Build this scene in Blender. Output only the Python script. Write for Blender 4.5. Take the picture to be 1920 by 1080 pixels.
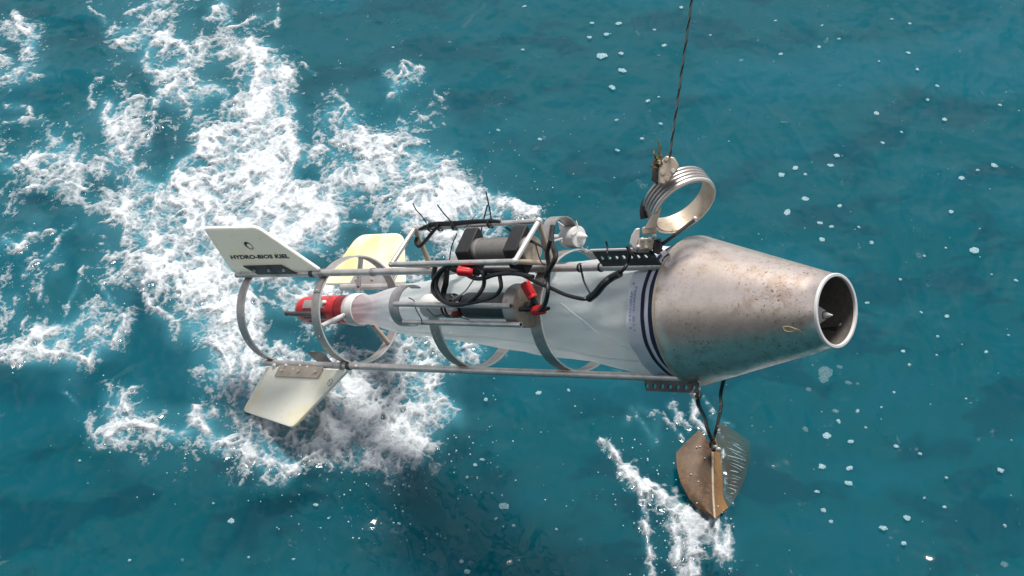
import bpy, math, random
import numpy as np

# ------------------------------------------------------------------ camera, light, exposure
S = bpy.context.scene
for _o in list(bpy.data.objects):
    bpy.data.objects.remove(_o)
COL = S.collection
PITCH = math.radians(42.0)          # degrees the camera looks below the horizon
CAM_H = 4.74                        # metres above the sea (from a ship's rail)
FPX = 3200.0                        # focal length in 1920-px units
cam_d = bpy.data.cameras.new('camera')
cam_d.sensor_width = 36.0
cam_d.lens = 36.0 * FPX / 1920.0
cam_d.clip_end = 6000.0
cam = bpy.data.objects.new('camera', cam_d)
COL.objects.link(cam)
cam.location = (0, 0, CAM_H)
cam.rotation_euler = (math.pi / 2 - PITCH, 0, 0)
S.camera = cam

SUN_DIR = np.array([0.06, 0.36, 0.93]); SUN_DIR /= np.linalg.norm(SUN_DIR)
sun_el = math.asin(SUN_DIR[2])
sun_az = math.atan2(SUN_DIR[0], SUN_DIR[1])
W = bpy.data.worlds.new("World"); S.world = W; W.use_nodes = True
nt = W.node_tree; nt.nodes.clear()
wo = nt.nodes.new('ShaderNodeOutputWorld')
bg = nt.nodes.new('ShaderNodeBackground'); bg.inputs['Strength'].default_value = 0.05
sk = nt.nodes.new('ShaderNodeTexSky'); sk.sky_type = 'NISHITA'; sk.sun_disc = False
sk.sun_elevation = sun_el; sk.sun_rotation = sun_az
sk.air_density = 1.0; sk.dust_density = 1.5
tc = nt.nodes.new('ShaderNodeTexCoord')
cn = nt.nodes.new('ShaderNodeTexNoise'); cn.inputs['Scale'].default_value = 2.6
cn.inputs['Detail'].default_value = 5.0; cn.inputs['Roughness'].default_value = 0.55
cr = nt.nodes.new('ShaderNodeValToRGB')
cr.color_ramp.elements[0].position = 0.42; cr.color_ramp.elements[1].position = 0.55
mx = nt.nodes.new('ShaderNodeMix'); mx.data_type = 'RGBA'
mx.inputs['B'].default_value = (8.5, 8.6, 8.9, 1)      # sunlit cloud
nt.links.new(tc.outputs['Generated'], cn.inputs['Vector'])
nt.links.new(cn.outputs['Fac'], cr.inputs['Fac'])
nt.links.new(cr.outputs['Color'], mx.inputs['Factor'])
nt.links.new(sk.outputs['Color'], mx.inputs['A'])
nt.links.new(mx.outputs['Result'], bg.inputs['Color'])
nt.links.new(bg.outputs['Background'], wo.inputs['Surface'])

sd = bpy.data.lights.new('sun', 'SUN'); sd.energy = 2.5; sd.angle = math.radians(14)
sd.color = (1.0, 0.955, 0.89)
sun = bpy.data.objects.new('sun', sd); COL.objects.link(sun)
from mathutils import Vector
sun.rotation_euler = Vector(-SUN_DIR).to_track_quat('-Z', 'Y').to_euler()
S.view_settings.view_transform = 'Standard'
S.view_settings.look = 'None'
S.view_settings.exposure = 0.86
S.view_settings.gamma = 1.0
S.view_settings.use_curve_mapping = False
S.render.engine = 'CYCLES'
S.cycles.use_denoising = True
S.cycles.max_bounces = 8
S.cycles.diffuse_bounces = 3
S.cycles.glossy_bounces = 3
S.cycles.transmission_bounces = 4
S.cycles.volume_bounces = 3
S.cycles.transparent_max_bounces = 12
S.cycles.caustics_reflective = False
S.cycles.caustics_refractive = False

random.seed(7)
RNG = np.random.default_rng(11)

# ------------------------------------------------------------------ frames of reference
cp, sp = math.cos(PITCH), math.sin(PITCH)
CAMP = np.array([0, 0, CAM_H])
CX = np.array([1.0, 0, 0]); CD = np.array([0, -sp, -cp]); CF = np.array([0, cp, -sp])


def c2w(v):
    return v[0] * CX + v[1] * CD + v[2] * CF


def PX(x, y, z):
    """point at depth z (metres in front of the camera) for a photo position, used to survey real places"""
    return CAMP + c2w(np.array([(x - 960) / FPX * z, (y - 540) / FPX * z, z]))


def SEA(x, y, h=0.0):
    d = c2w(np.array([(x - 960) / FPX, (y - 540) / FPX, 1.0]))
    t = (h - CAM_H) / d[2]
    return CAMP + d * t


# sampler axis, fitted to the photograph
_P = np.array([-0.5592, 0.0800, 6.2969])
_az, _el = 0.76167, -0.0073
_a = np.array([math.cos(_az) * math.cos(_el), math.sin(_el), -math.sin(_az) * math.cos(_el)])
_u = np.array([0, -1.0, 0]); _u = _u - _u @ _a * _a; _u /= np.linalg.norm(_u)
_v = np.cross(_a, _u)
if _v[2] > 0: _v = -_v
O0 = CAMP + c2w(_P)
AX, UP, NR = c2w(_a), c2w(_u), c2w(_v)     # along axis to the nose, across-up, across-near
PHA, PHB, PHC = 50.9, -66.5, 165.1         # the three long tubes round the axis
RT = 0.213


def rad(phi):
    p = math.radians(phi)
    return math.cos(p) * UP + math.sin(p) * NR


def L(s, phi=0.0, r=0.0):
    return O0 + AX * s + rad(phi) * r


def on(px, phi=0.0, r=0.0):
    """axial station whose line (phi, r) stands at that column of the photo"""
    Pw = L(0, phi, r) - CAMP
    pc = np.array([Pw @ CX, Pw @ CD, Pw @ CF])
    k = (px - 960) / FPX
    return (k * pc[2] - pc[0]) / (_a[0] - k * _a[2])


def depth(p):
    return float((p - CAMP) @ CF)


def hit(x, y, p0, n):
    d = c2w(np.array([(x - 960) / FPX, (y - 540) / FPX, 1.0]))
    return CAMP + d * (((p0 - CAMP) @ n) / (d @ n))


def unit(v):
    v = np.asarray(v, float)
    return v / max(np.linalg.norm(v), 1e-12)


# ------------------------------------------------------------------ mesh helpers
class MB:
    def __init__(self):
        self.v = []; self.f = []

    def add(self, vs, fs):
        o = len(self.v)
        self.v += [tuple(map(float, p)) for p in vs]
        self.f += [tuple(i + o for i in f) for f in fs]
        return self

    def tube(self, pts, r, seg=12, cap=True, hollow=0.0):
        pts = [np.asarray(p, float) for p in pts]
        n = len(pts)
        rr = r if hasattr(r, '__len__') else [r] * n
        tans = [unit(pts[min(i + 1, n - 1)] - pts[max(i - 1, 0)]) for i in range(n)]
        ref = np.array([0.0, 0, 1.0])
        if abs(tans[0] @ ref) > .9: ref = np.array([1.0, 0, 0])
        nv = unit(ref - ref @ tans[0] * tans[0])
        vs = []
        for i in range(n):
            nv = unit(nv - nv @ tans[i] * tans[i])
            b = np.cross(tans[i], nv)
            for k in range(seg):
                t = 2 * math.pi * k / seg
                vs.append(pts[i] + rr[i] * (math.cos(t) * nv + math.sin(t) * b))
        fs = []
        for i in range(n - 1):
            for k in range(seg):
                k2 = (k + 1) % seg
                fs.append((i * seg + k, i * seg + k2, (i + 1) * seg + k2, (i + 1) * seg + k))
        if cap:
            if hollow:
                # recessed bore at both ends
                for end, base in ((0, 0), (n - 1, (n - 1) * seg)):
                    sg = -1 if end == 0 else 1
                    c = pts[end]; o = len(vs)
                    for k in range(seg):
                        vs.append(c + (np.asarray(vs[base + k]) - c) * hollow)
                    for k in range(seg):
                        vs.append(c + (np.asarray(vs[base + k]) - c) * hollow - sg * tans[end] * r * 2.5)
                    for k in range(seg):
                        k2 = (k + 1) % seg
                        fs.append((base + k, base + k2, o + k2, o + k))
                        fs.append((o + k, o + k2, o + seg + k2, o + seg + k))
                    fs.append(tuple(o + seg + k for k in range(seg)))
            else:
                fs.append(tuple(range(seg))); fs.append(tuple((n - 1) * seg + k for k in range(seg)))
        return self.add(vs, fs)

    def prism(self, poly, d):
        """closed plate: polygon (3-D points) extruded by vector d"""
        n = len(poly); d = np.asarray(d, float)
        vs = [np.asarray(p, float) for p in poly] + [np.asarray(p, float) + d for p in poly]
        fs = [tuple(range(n)), tuple(range(2 * n - 1, n - 1, -1))]
        for i in range(n):
            j = (i + 1) % n
            fs.append((i, j, n + j, n + i))
        return self.add(vs, fs)

    def box(self, c, x, y, z):
        """box about centre c with half-vectors x, y, z"""
        c, x, y, z = map(lambda q: np.asarray(q, float), (c, x, y, z))
        return self.prism([c - x - y - z, c + x - y - z, c + x + y - z, c - x + y - z], 2 * z)

    def lathe(self, prof, c, ax, seg=48, closed=False, ref=None, wob=None):
        """prof: list of (axial, radius); revolve about ax through c"""
        ax = unit(ax)
        ref = np.array([0, 0, 1.0]) if ref is None else ref
        e1 = unit(ref - ref @ ax * ax); e2 = np.cross(ax, e1)
        vs = []; m = len(prof)
        for j, (s, r) in enumerate(prof):
            for k in range(seg):
                t = 2 * math.pi * k / seg
                q = r * (1 + (wob(s, t) if wob else 0))
                vs.append(c + ax * s + q * (math.cos(t) * e1 + math.sin(t) * e2))
        fs = []
        for j in range(m - 1 if not closed else m):
            j2 = (j + 1) % m
            for k in range(seg):
                k2 = (k + 1) % seg
                fs.append((j * seg + k, j * seg + k2, j2 * seg + k2, j2 * seg + k))
        if not closed:
            if prof[0][1] > 1e-6 and prof[0][1] < 0: pass
        return self.add(vs, fs)

    def band(self, c, ax, r, w, th, t0=0, t1=360, seg=72, e1=None, ribs=0):
        """flat strap bent round ax: width w along ax (centred), thickness th"""
        ax = unit(ax)
        e1 = unit(e1 - (e1 @ ax) * ax); e2 = np.cross(ax, e1)
        full = abs(t1 - t0) >= 359.9
        n = seg if full else max(6, int(seg * abs(t1 - t0) / 360))
        vs = []
        cnt = n if full else n + 1
        for i in range(cnt):
            t = math.radians(t0 + (t1 - t0) * i / n)
            d = math.cos(t) * e1 + math.sin(t) * e2
            vs += [c + d * r - ax * w / 2, c + d * r + ax * w / 2,
                   c + d * (r - th) + ax * w / 2, c + d * (r - th) - ax * w / 2]
        fs = []
        for i in range(n):
            a, b = i * 4, ((i + 1) % cnt) * 4
            for k in range(4):
                k2 = (k + 1) % 4
                fs.append((a + k, b + k, b + k2, a + k2))
        if not full:
            fs.append((0, 1, 2, 3)); e = (cnt - 1) * 4; fs.append((e, e + 3, e + 2, e + 1))
        return self.add(vs, fs)

    def ball(self, c, r, seg=10, rings=6, sc=(1, 1, 1), ax=None):
        vs = []; fs = []
        for i in range(rings + 1):
            ph = math.pi * i / rings
            for k in range(seg):
                t = 2 * math.pi * k / seg
                vs.append(np.asarray(c) + r * np.array([sc[0] * math.sin(ph) * math.cos(t), sc[1] * math.sin(ph) * math.sin(t), sc[2] * math.cos(ph)]))
        for i in range(rings):
            for k in range(seg):
                k2 = (k + 1) % seg
                fs.append((i * seg + k, (i + 1) * seg + k, (i + 1) * seg + k2, i * seg + k2))
        return self.add(vs, fs)

    def build(self, name, mat, parent=None, smooth=True, angle=35, bevel=0.0, fix=True):
        me = bpy.data.meshes.new(name)
        off = np.array(parent['_w']) if parent is not None else np.zeros(3)
        me.from_pydata([tuple(np.array(p) - off) for p in self.v], [], self.f)
        me.update()
        if fix:
            import bmesh
            bm = bmesh.new(); bm.from_mesh(me)
            bmesh.ops.remove_doubles(bm, verts=bm.verts, dist=1e-6)
            bmesh.ops.recalc_face_normals(bm, faces=bm.faces)
            bm.to_mesh(me); bm.free()
        if smooth:
            me.polygons.foreach_set('use_smooth', [True] * len(me.polygons))
            me.set_sharp_from_angle(angle=math.radians(angle))
        me.materials.append(mat)
        o = bpy.data.objects.new(name, me); COL.objects.link(o)
        if parent is not None:
            o.parent = parent
            o['_w'] = [float(q) for q in off]
        else:
            o['_w'] = [0.0, 0.0, 0.0]
        if bevel:
            b = o.modifiers.new('bevel', 'BEVEL'); b.width = bevel; b.segments = 2; b.limit_method = 'ANGLE'
            b.angle_limit = math.radians(40)
        return o


def thing(name, loc, label, cat, group=None):
    o = bpy.data.objects.new(name, None); COL.objects.link(o)
    o.location = tuple(float(q) for q in loc); o.empty_display_size = .05
    o['_w'] = [float(q) for q in loc]
    o['label'] = label; o['category'] = cat
    if group: o['group'] = group
    return o


def tag(o, label=None, cat=None, group=None, kind=None):
    if label: o['label'] = label
    if cat: o['category'] = cat
    if group: o['group'] = group
    if kind: o['kind'] = kind
    return o


def smoothline(pts, n=6):
    """Catmull-Rom through the points"""
    pts = [np.asarray(p, float) for p in pts]
    q = [2 * pts[0] - pts[1]] + pts + [2 * pts[-1] - pts[-2]]
    out = []
    for i in range(1, len(q) - 2):
        for k in range(n):
            t = k / n
            out.append(0.5 * ((2 * q[i]) + (-q[i - 1] + q[i + 1]) * t + (2 * q[i - 1] - 5 * q[i] + 4 * q[i + 1] - q[i + 2]) * t * t
                              + (-q[i - 1] + 3 * q[i] - 3 * q[i + 1] + q[i + 2]) * t ** 3))
    out.append(pts[-1])
    return out


# ------------------------------------------------------------------ materials
def new_mat(name):
    m = bpy.data.materials.new(name); m.use_nodes = True
    return m, m.node_tree, m.node_tree.nodes['Principled BSDF']


def N(nt, kind, **kw):
    n = nt.nodes.new(kind)
    for k, v in kw.items():
        if k in n.inputs: n.inputs[k].default_value = v
        else: setattr(n, k, v)
    return n


def ramp(nt, src, p0, p1, c0=(0, 0, 0, 1), c1=(1, 1, 1, 1)):
    r = nt.nodes.new('ShaderNodeValToRGB')
    r.color_ramp.elements[0].position = p0; r.color_ramp.elements[1].position = p1
    r.color_ramp.elements[0].color = c0; r.color_ramp.elements[1].color = c1
    nt.links.new(src, r.inputs['Fac']); return r


def mixc(nt, fac, a, b):
    m = nt.nodes.new('ShaderNodeMix'); m.data_type = 'RGBA'
    for s, v in (('A', a), ('B', b)):
        if hasattr(v, 'links') or isinstance(v, bpy.types.NodeSocket): nt.links.new(v, m.inputs[s])
        else: m.inputs[s].default_value = (*v, 1)
    if isinstance(fac, bpy.types.NodeSocket): nt.links.new(fac, m.inputs['Factor'])
    else: m.inputs['Factor'].default_value = fac
    return m.outputs['Result']


def noise(nt, vec, scale, detail=4, rough=.55):
    n = nt.nodes.new('ShaderNodeTexNoise')
    n.inputs['Scale'].default_value = scale; n.inputs['Detail'].default_value = detail; n.inputs['Roughness'].default_value = rough
    nt.links.new(vec, n.inputs['Vector']); return n.outputs['Fac']


def bump(nt, bsdf, h, dist, strength=1.0):
    b = nt.nodes.new('ShaderNodeBump'); b.inputs['Distance'].default_value = dist; b.inputs['Strength'].default_value = strength
    nt.links.new(h, b.inputs['Height']); nt.links.new(b.outputs['Normal'], bsdf.inputs['Normal'])


def metal(name, base=(.42, .40, .38), dark=(.20, .19, .18), rust=(.22, .09, .03), rust_amt=.62, metallic=.8, rough=.42, sc=1.0):
    m, t, b = new_mat(name)
    co = N(t, 'ShaderNodeTexCoord').outputs['Object']
    n1 = noise(t, co, 14 * sc, 5, .65)
    c = mixc(t, ramp(t, n1, .35, .68).outputs['Color'], base, dark)
    n2 = noise(t, co, 55 * sc, 6, .7)
    n3 = noise(t, co, 6 * sc, 3, .5)
    mul = N(t, 'ShaderNodeMath', operation='MULTIPLY_ADD'); mul.inputs[1].default_value = .45
    t.links.new(n3, mul.inputs[0]); t.links.new(n2, mul.inputs[2])
    rf = ramp(t, mul.outputs[0], rust_amt + .16, rust_amt + .30)
    c2 = mixc(t, rf.outputs['Color'], c, rust)
    t.links.new(c2, b.inputs['Base Color'])
    inv = N(t, 'ShaderNodeMath', operation='MULTIPLY_ADD'); inv.inputs[1].default_value = -metallic; inv.inputs[2].default_value = metallic
    t.links.new(rf.outputs['Color'], inv.inputs[0]); t.links.new(inv.outputs[0], b.inputs['Metallic'])
    ro = N(t, 'ShaderNodeMapRange'); ro.inputs['To Min'].default_value = rough - .08; ro.inputs['To Max'].default_value = rough + .16
    t.links.new(n1, ro.inputs['Value']); t.links.new(ro.outputs['Result'], b.inputs['Roughness'])
    bump(t, b, n2, .0006, .5)
    return m


def plain(name, col, rough=.5, metallic=0.0, var=.12, sc=30, bmp=.0004):
    m, t, b = new_mat(name)
    co = N(t, 'ShaderNodeTexCoord').outputs['Object']
    n1 = noise(t, co, sc, 5, .6)
    a = tuple(min(1, c * (1 + var)) for c in col); d = tuple(c * (1 - var * 2) for c in col)
    t.links.new(mixc(t, n1, a, d), b.inputs['Base Color'])
    b.inputs['Roughness'].default_value = rough; b.inputs['Metallic'].default_value = metallic
    if bmp: bump(t, b, n1, bmp, .6)
    return m


M = {}
M['steel'] = metal('weathered_steel', base=(.74, .69, .66), dark=(.48, .44, .42), rust_amt=.70, metallic=.72, rough=.38)
M['strap'] = metal('strap_steel', base=(.54, .50, .475), dark=(.33, .305, .29), rust_amt=.68, metallic=.7, rough=.4)
M['plate'] = metal('dull_plate', base=(.11, .11, .11), dark=(.06, .06, .062), rust_amt=.72, metallic=.55, rough=.5)
M['tan'] = metal('stained_steel', base=(.60, .51, .41), dark=(.46, .38, .29), rust_amt=.70, metallic=.45, rough=.45)
M['bright'] = metal('bright_steel', base=(.80, .78, .75), dark=(.66, .63, .60), rust_amt=.78, metallic=.45, rough=.34)
M['black'] = plain('black_rubber', (.012, .012, .014), .42, var=.3)
M['blackmat'] = plain('black_plastic', (.018, .018, .02), .6, var=.3)
M['red'] = plain('red_plastic', (.62, .018, .022), .38, var=.15)
M['darkred'] = plain('dull_red', (.16, .01, .012), .5)
M['white'] = plain('white_plastic', (.78, .76, .74), .4, var=.05)
M['navy'] = plain('navy_webbing', (.010, .014, .055), .8, var=.2, sc=300)
M['canvas'] = plain('white_canvas', (.70, .71, .76), .8, var=.05, sc=260)
M['ink'] = plain('ink', (.012, .014, .04), .6, var=.1)
M['blueink'] = plain('blue_ink', (.30, .40, .66), .7, var=.1)
M['weed'] = plain('seaweed', (.13, .10, .02), .6, var=.4)
M['grey'] = plain('grey_plastic', (.30, .29, .28), .5, var=.1)
M['housing'] = plain('titanium_housing', (.27, .25, .23), .42, metallic=.45, var=.18, sc=40)
M['housing2'] = plain('dark_housing', (.10, .10, .105), .42, metallic=.4, var=.2, sc=40)


def fin_mat(name, base, stain, amt):
    m, t, b = new_mat(name)
    co = N(t, 'ShaderNodeTexCoord').outputs['Object']
    n1 = noise(t, co, 7, 5, .6); n2 = noise(t, co, 60, 4, .6)
    c = mixc(t, ramp(t, n1, amt, amt + .22).outputs['Color'], base, stain)
    c = mixc(t, ramp(t, n2, .62, .8).outputs['Color'], c, tuple(q * .7 for q in stain))
    t.links.new(c, b.inputs['Base Color']); b.inputs['Roughness'].default_value = .45
    b.inputs['Subsurface Weight'].default_value = .9; b.inputs['Subsurface Radius'].default_value = (1.0, .94, .85); b.inputs['Subsurface Scale'].default_value = .022
    bump(t, b, n2, .0004, .4)
    return m


M['fin'] = fin_mat('cream_fin', (.94, .88, .80), (.90, .80, .66), .55)
M['fin_y'] = fin_mat('yellowed_fin', (.93, .84, .64), (.90, .66, .34), .43)
M['fin_w'] = fin_mat('white_fin', (.97, .88, .74), (.94, .76, .50), .50)


def cone_mat():
    m, t, b = new_mat('rust_flecked_cone')
    co = N(t, 'ShaderNodeTexCoord').outputs['Object']
    big = noise(t, co, 5.5, 4, .6)
    mid = noise(t, co, 28, 6, .7)
    fine = noise(t, co, 130, 3, .6)
    c = mixc(t, ramp(t, mid, .3, .72).outputs['Color'], (.84, .72, .64), (.60, .505, .44))
    # rust flecks gather where the large noise is high
    g = N(t, 'ShaderNodeMath', operation='MULTIPLY_ADD'); g.inputs[1].default_value = .30
    t.links.new(big, g.inputs[0]); t.links.new(fine, g.inputs[2])
    r1 = ramp(t, g.outputs[0], .785, .875)
    c = mixc(t, r1.outputs['Color'], c, (.20, .075, .03))
    g2 = N(t, 'ShaderNodeMath', operation='MULTIPLY_ADD'); g2.inputs[1].default_value = .7
    t.links.new(big, g2.inputs[0]); t.links.new(mid, g2.inputs[2])
    r2 = ramp(t, g2.outputs[0], .93, 1.22)
    f2 = N(t, 'ShaderNodeMath', operation='MULTIPLY'); f2.inputs[1].default_value = .30
    t.links.new(r2.outputs['Color'], f2.inputs[0])
    c = mixc(t, f2.outputs[0], c, (.46, .26, .14))
    # wire-brush scratches, thin and long
    mp = N(t, 'ShaderNodeMapping'); mp.inputs['Scale'].default_value = (9, 60, 140); mp.inputs['Rotation'].default_value = (.4, .9, .5)
    t.links.new(co, mp.inputs['Vector'])
    sc = noise(t, mp.outputs['Vector'], 1.5, 3, .6)
    r3 = ramp(t, sc, .66, .74)
    f3 = N(t, 'ShaderNodeMath', operation='MULTIPLY'); f3.inputs[1].default_value = .4
    t.links.new(r3.outputs['Color'], f3.inputs[0])
    c = mixc(t, f3.outputs[0], c, (.30, .14, .07))
    t.links.new(c, b.inputs['Base Color'])
    b.inputs['Metallic'].default_value = .84
    ro = N(t, 'ShaderNodeMapRange'); ro.inputs['To Min'].default_value = .27; ro.inputs['To Max'].default_value = .44
    t.links.new(mid, ro.inputs['Value']); t.links.new(ro.outputs['Result'], b.inputs['Roughness'])
    bump(t, b, mid, .0012, .45)
    return m


M['cone'] = cone_mat()
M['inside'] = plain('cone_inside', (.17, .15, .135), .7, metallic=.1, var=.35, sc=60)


def net_mat(name, col, alpha, cloth=500):
    m, t, b = new_mat(name)
    out = t.nodes['Material Output']; t.nodes.remove(b)
    co = N(t, 'ShaderNodeTexCoord').outputs['Object']
    n = noise(t, co, 6, 3, .5)
    c = mixc(t, n, col, tuple(q * .9 for q in col))
    df = N(t, 'ShaderNodeBsdfDiffuse'); tr = N(t, 'ShaderNodeBsdfTranslucent'); tp = N(t, 'ShaderNodeBsdfTransparent')
    t.links.new(c, df.inputs['Color']); t.links.new(c, tr.inputs['Color'])
    w = noise(t, co, cloth, 2, .5)
    bp = N(t, 'ShaderNodeBump'); bp.inputs['Distance'].default_value = .0006
    wr = noise(t, co, 16, 4, .55)
    ad = N(t, 'ShaderNodeMath', operation='MULTIPLY_ADD'); ad.inputs[1].default_value = 9.0
    t.links.new(wr, ad.inputs[0]); t.links.new(w, ad.inputs[2])
    t.links.new(ad.outputs[0], bp.inputs['Height'])
    t.links.new(bp.outputs['Normal'], df.inputs['Normal'])
    m1 = N(t, 'ShaderNodeMixShader'); m1.inputs[0].default_value = .5
    t.links.new(df.outputs[0], m1.inputs[1]); t.links.new(tr.outputs[0], m1.inputs[2])
    m2 = N(t, 'ShaderNodeMixShader'); m2.inputs[0].default_value = alpha
    t.links.new(tp.outputs[0], m2.inputs[1]); t.links.new(m1.outputs[0], m2.inputs[2])
    t.links.new(m2.outputs[0], out.inputs['Surface'])
    return m


M['net'] = net_mat('plankton_gauze', (.86, .89, .89), .73)
M['netend'] = net_mat('wet_gauze', (.90, .80, .83), .70)
M['seam'] = net_mat('seam_tape', (.93, .95, .96), .75)

# ------------------------------------------------------------------ numpy noise
_perm = RNG.random((256, 256))
_ang = _perm * 2 * np.pi
_gx, _gy = np.cos(_ang), np.sin(_ang)


def gn(x, y):
    xi = np.floor(x).astype(np.int64); yi = np.floor(y).astype(np.int64)
    xf = x - xi; yf = y - yi
    u = xf * xf * xf * (xf * (xf * 6 - 15) + 10); w = yf * yf * yf * (yf * (yf * 6 - 15) + 10)
    x0 = xi & 255; x1 = (xi + 1) & 255; y0 = yi & 255; y1 = (yi + 1) & 255
    a = _gx[x0, y0] * xf + _gy[x0, y0] * yf
    b = _gx[x1, y0] * (xf - 1) + _gy[x1, y0] * yf
    c = _gx[x0, y1] * xf + _gy[x0, y1] * (yf - 1)
    d = _gx[x1, y1] * (xf - 1) + _gy[x1, y1] * (yf - 1)
    return (a + u * (b - a)) + w * ((c + u * (d - c)) - (a + u * (b - a)))


def fbm(x, y, o=4, g=.5, ridged=False):
    s = 0; amp = 1; tot = 0
    for i in range(o):
        n = gn(x * 2 ** i + 17.3 * i, y * 2 ** i + 9.1 * i) * 1.5
        if ridged: n = 1 - 2 * np.abs(n)
        s = s + amp * n; tot += amp; amp *= g
    return s / tot


# ------------------------------------------------------------------ the sea
# foam cover, surveyed on a 40-pixel raster of the photo and laid onto the water plane
FOAM = """
200022353252300000000000
440014654243200000000000
361002565545510001100000
552012266435910000440000
220033257744941321422000
231247423546952551233000
235448523778972456542100
566657434588965466666411
345534767678961666777420
312455676766899555677785
242355887888899614577675
533235687788887322344531
134145678888872256643421
242334357788567753454210
523354136888575554443200
466785015797223524554310
677752001488551255665562
121300001478666777676310
000105300256776775578200
000237644667776787788610
000056355566676788894000
000001222225764566661000
000000011122441223312000
000000000000000110000000
""".split()
gd = np.zeros((27, 48))
for j, row in enumerate(FOAM):
    gd[j, :len(row)] = [int(c) for c in row]
gd = (gd / 9.0) ** 1.12
gd[:, :5] *= .88; gd[:, 5:8] *= .95
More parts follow.
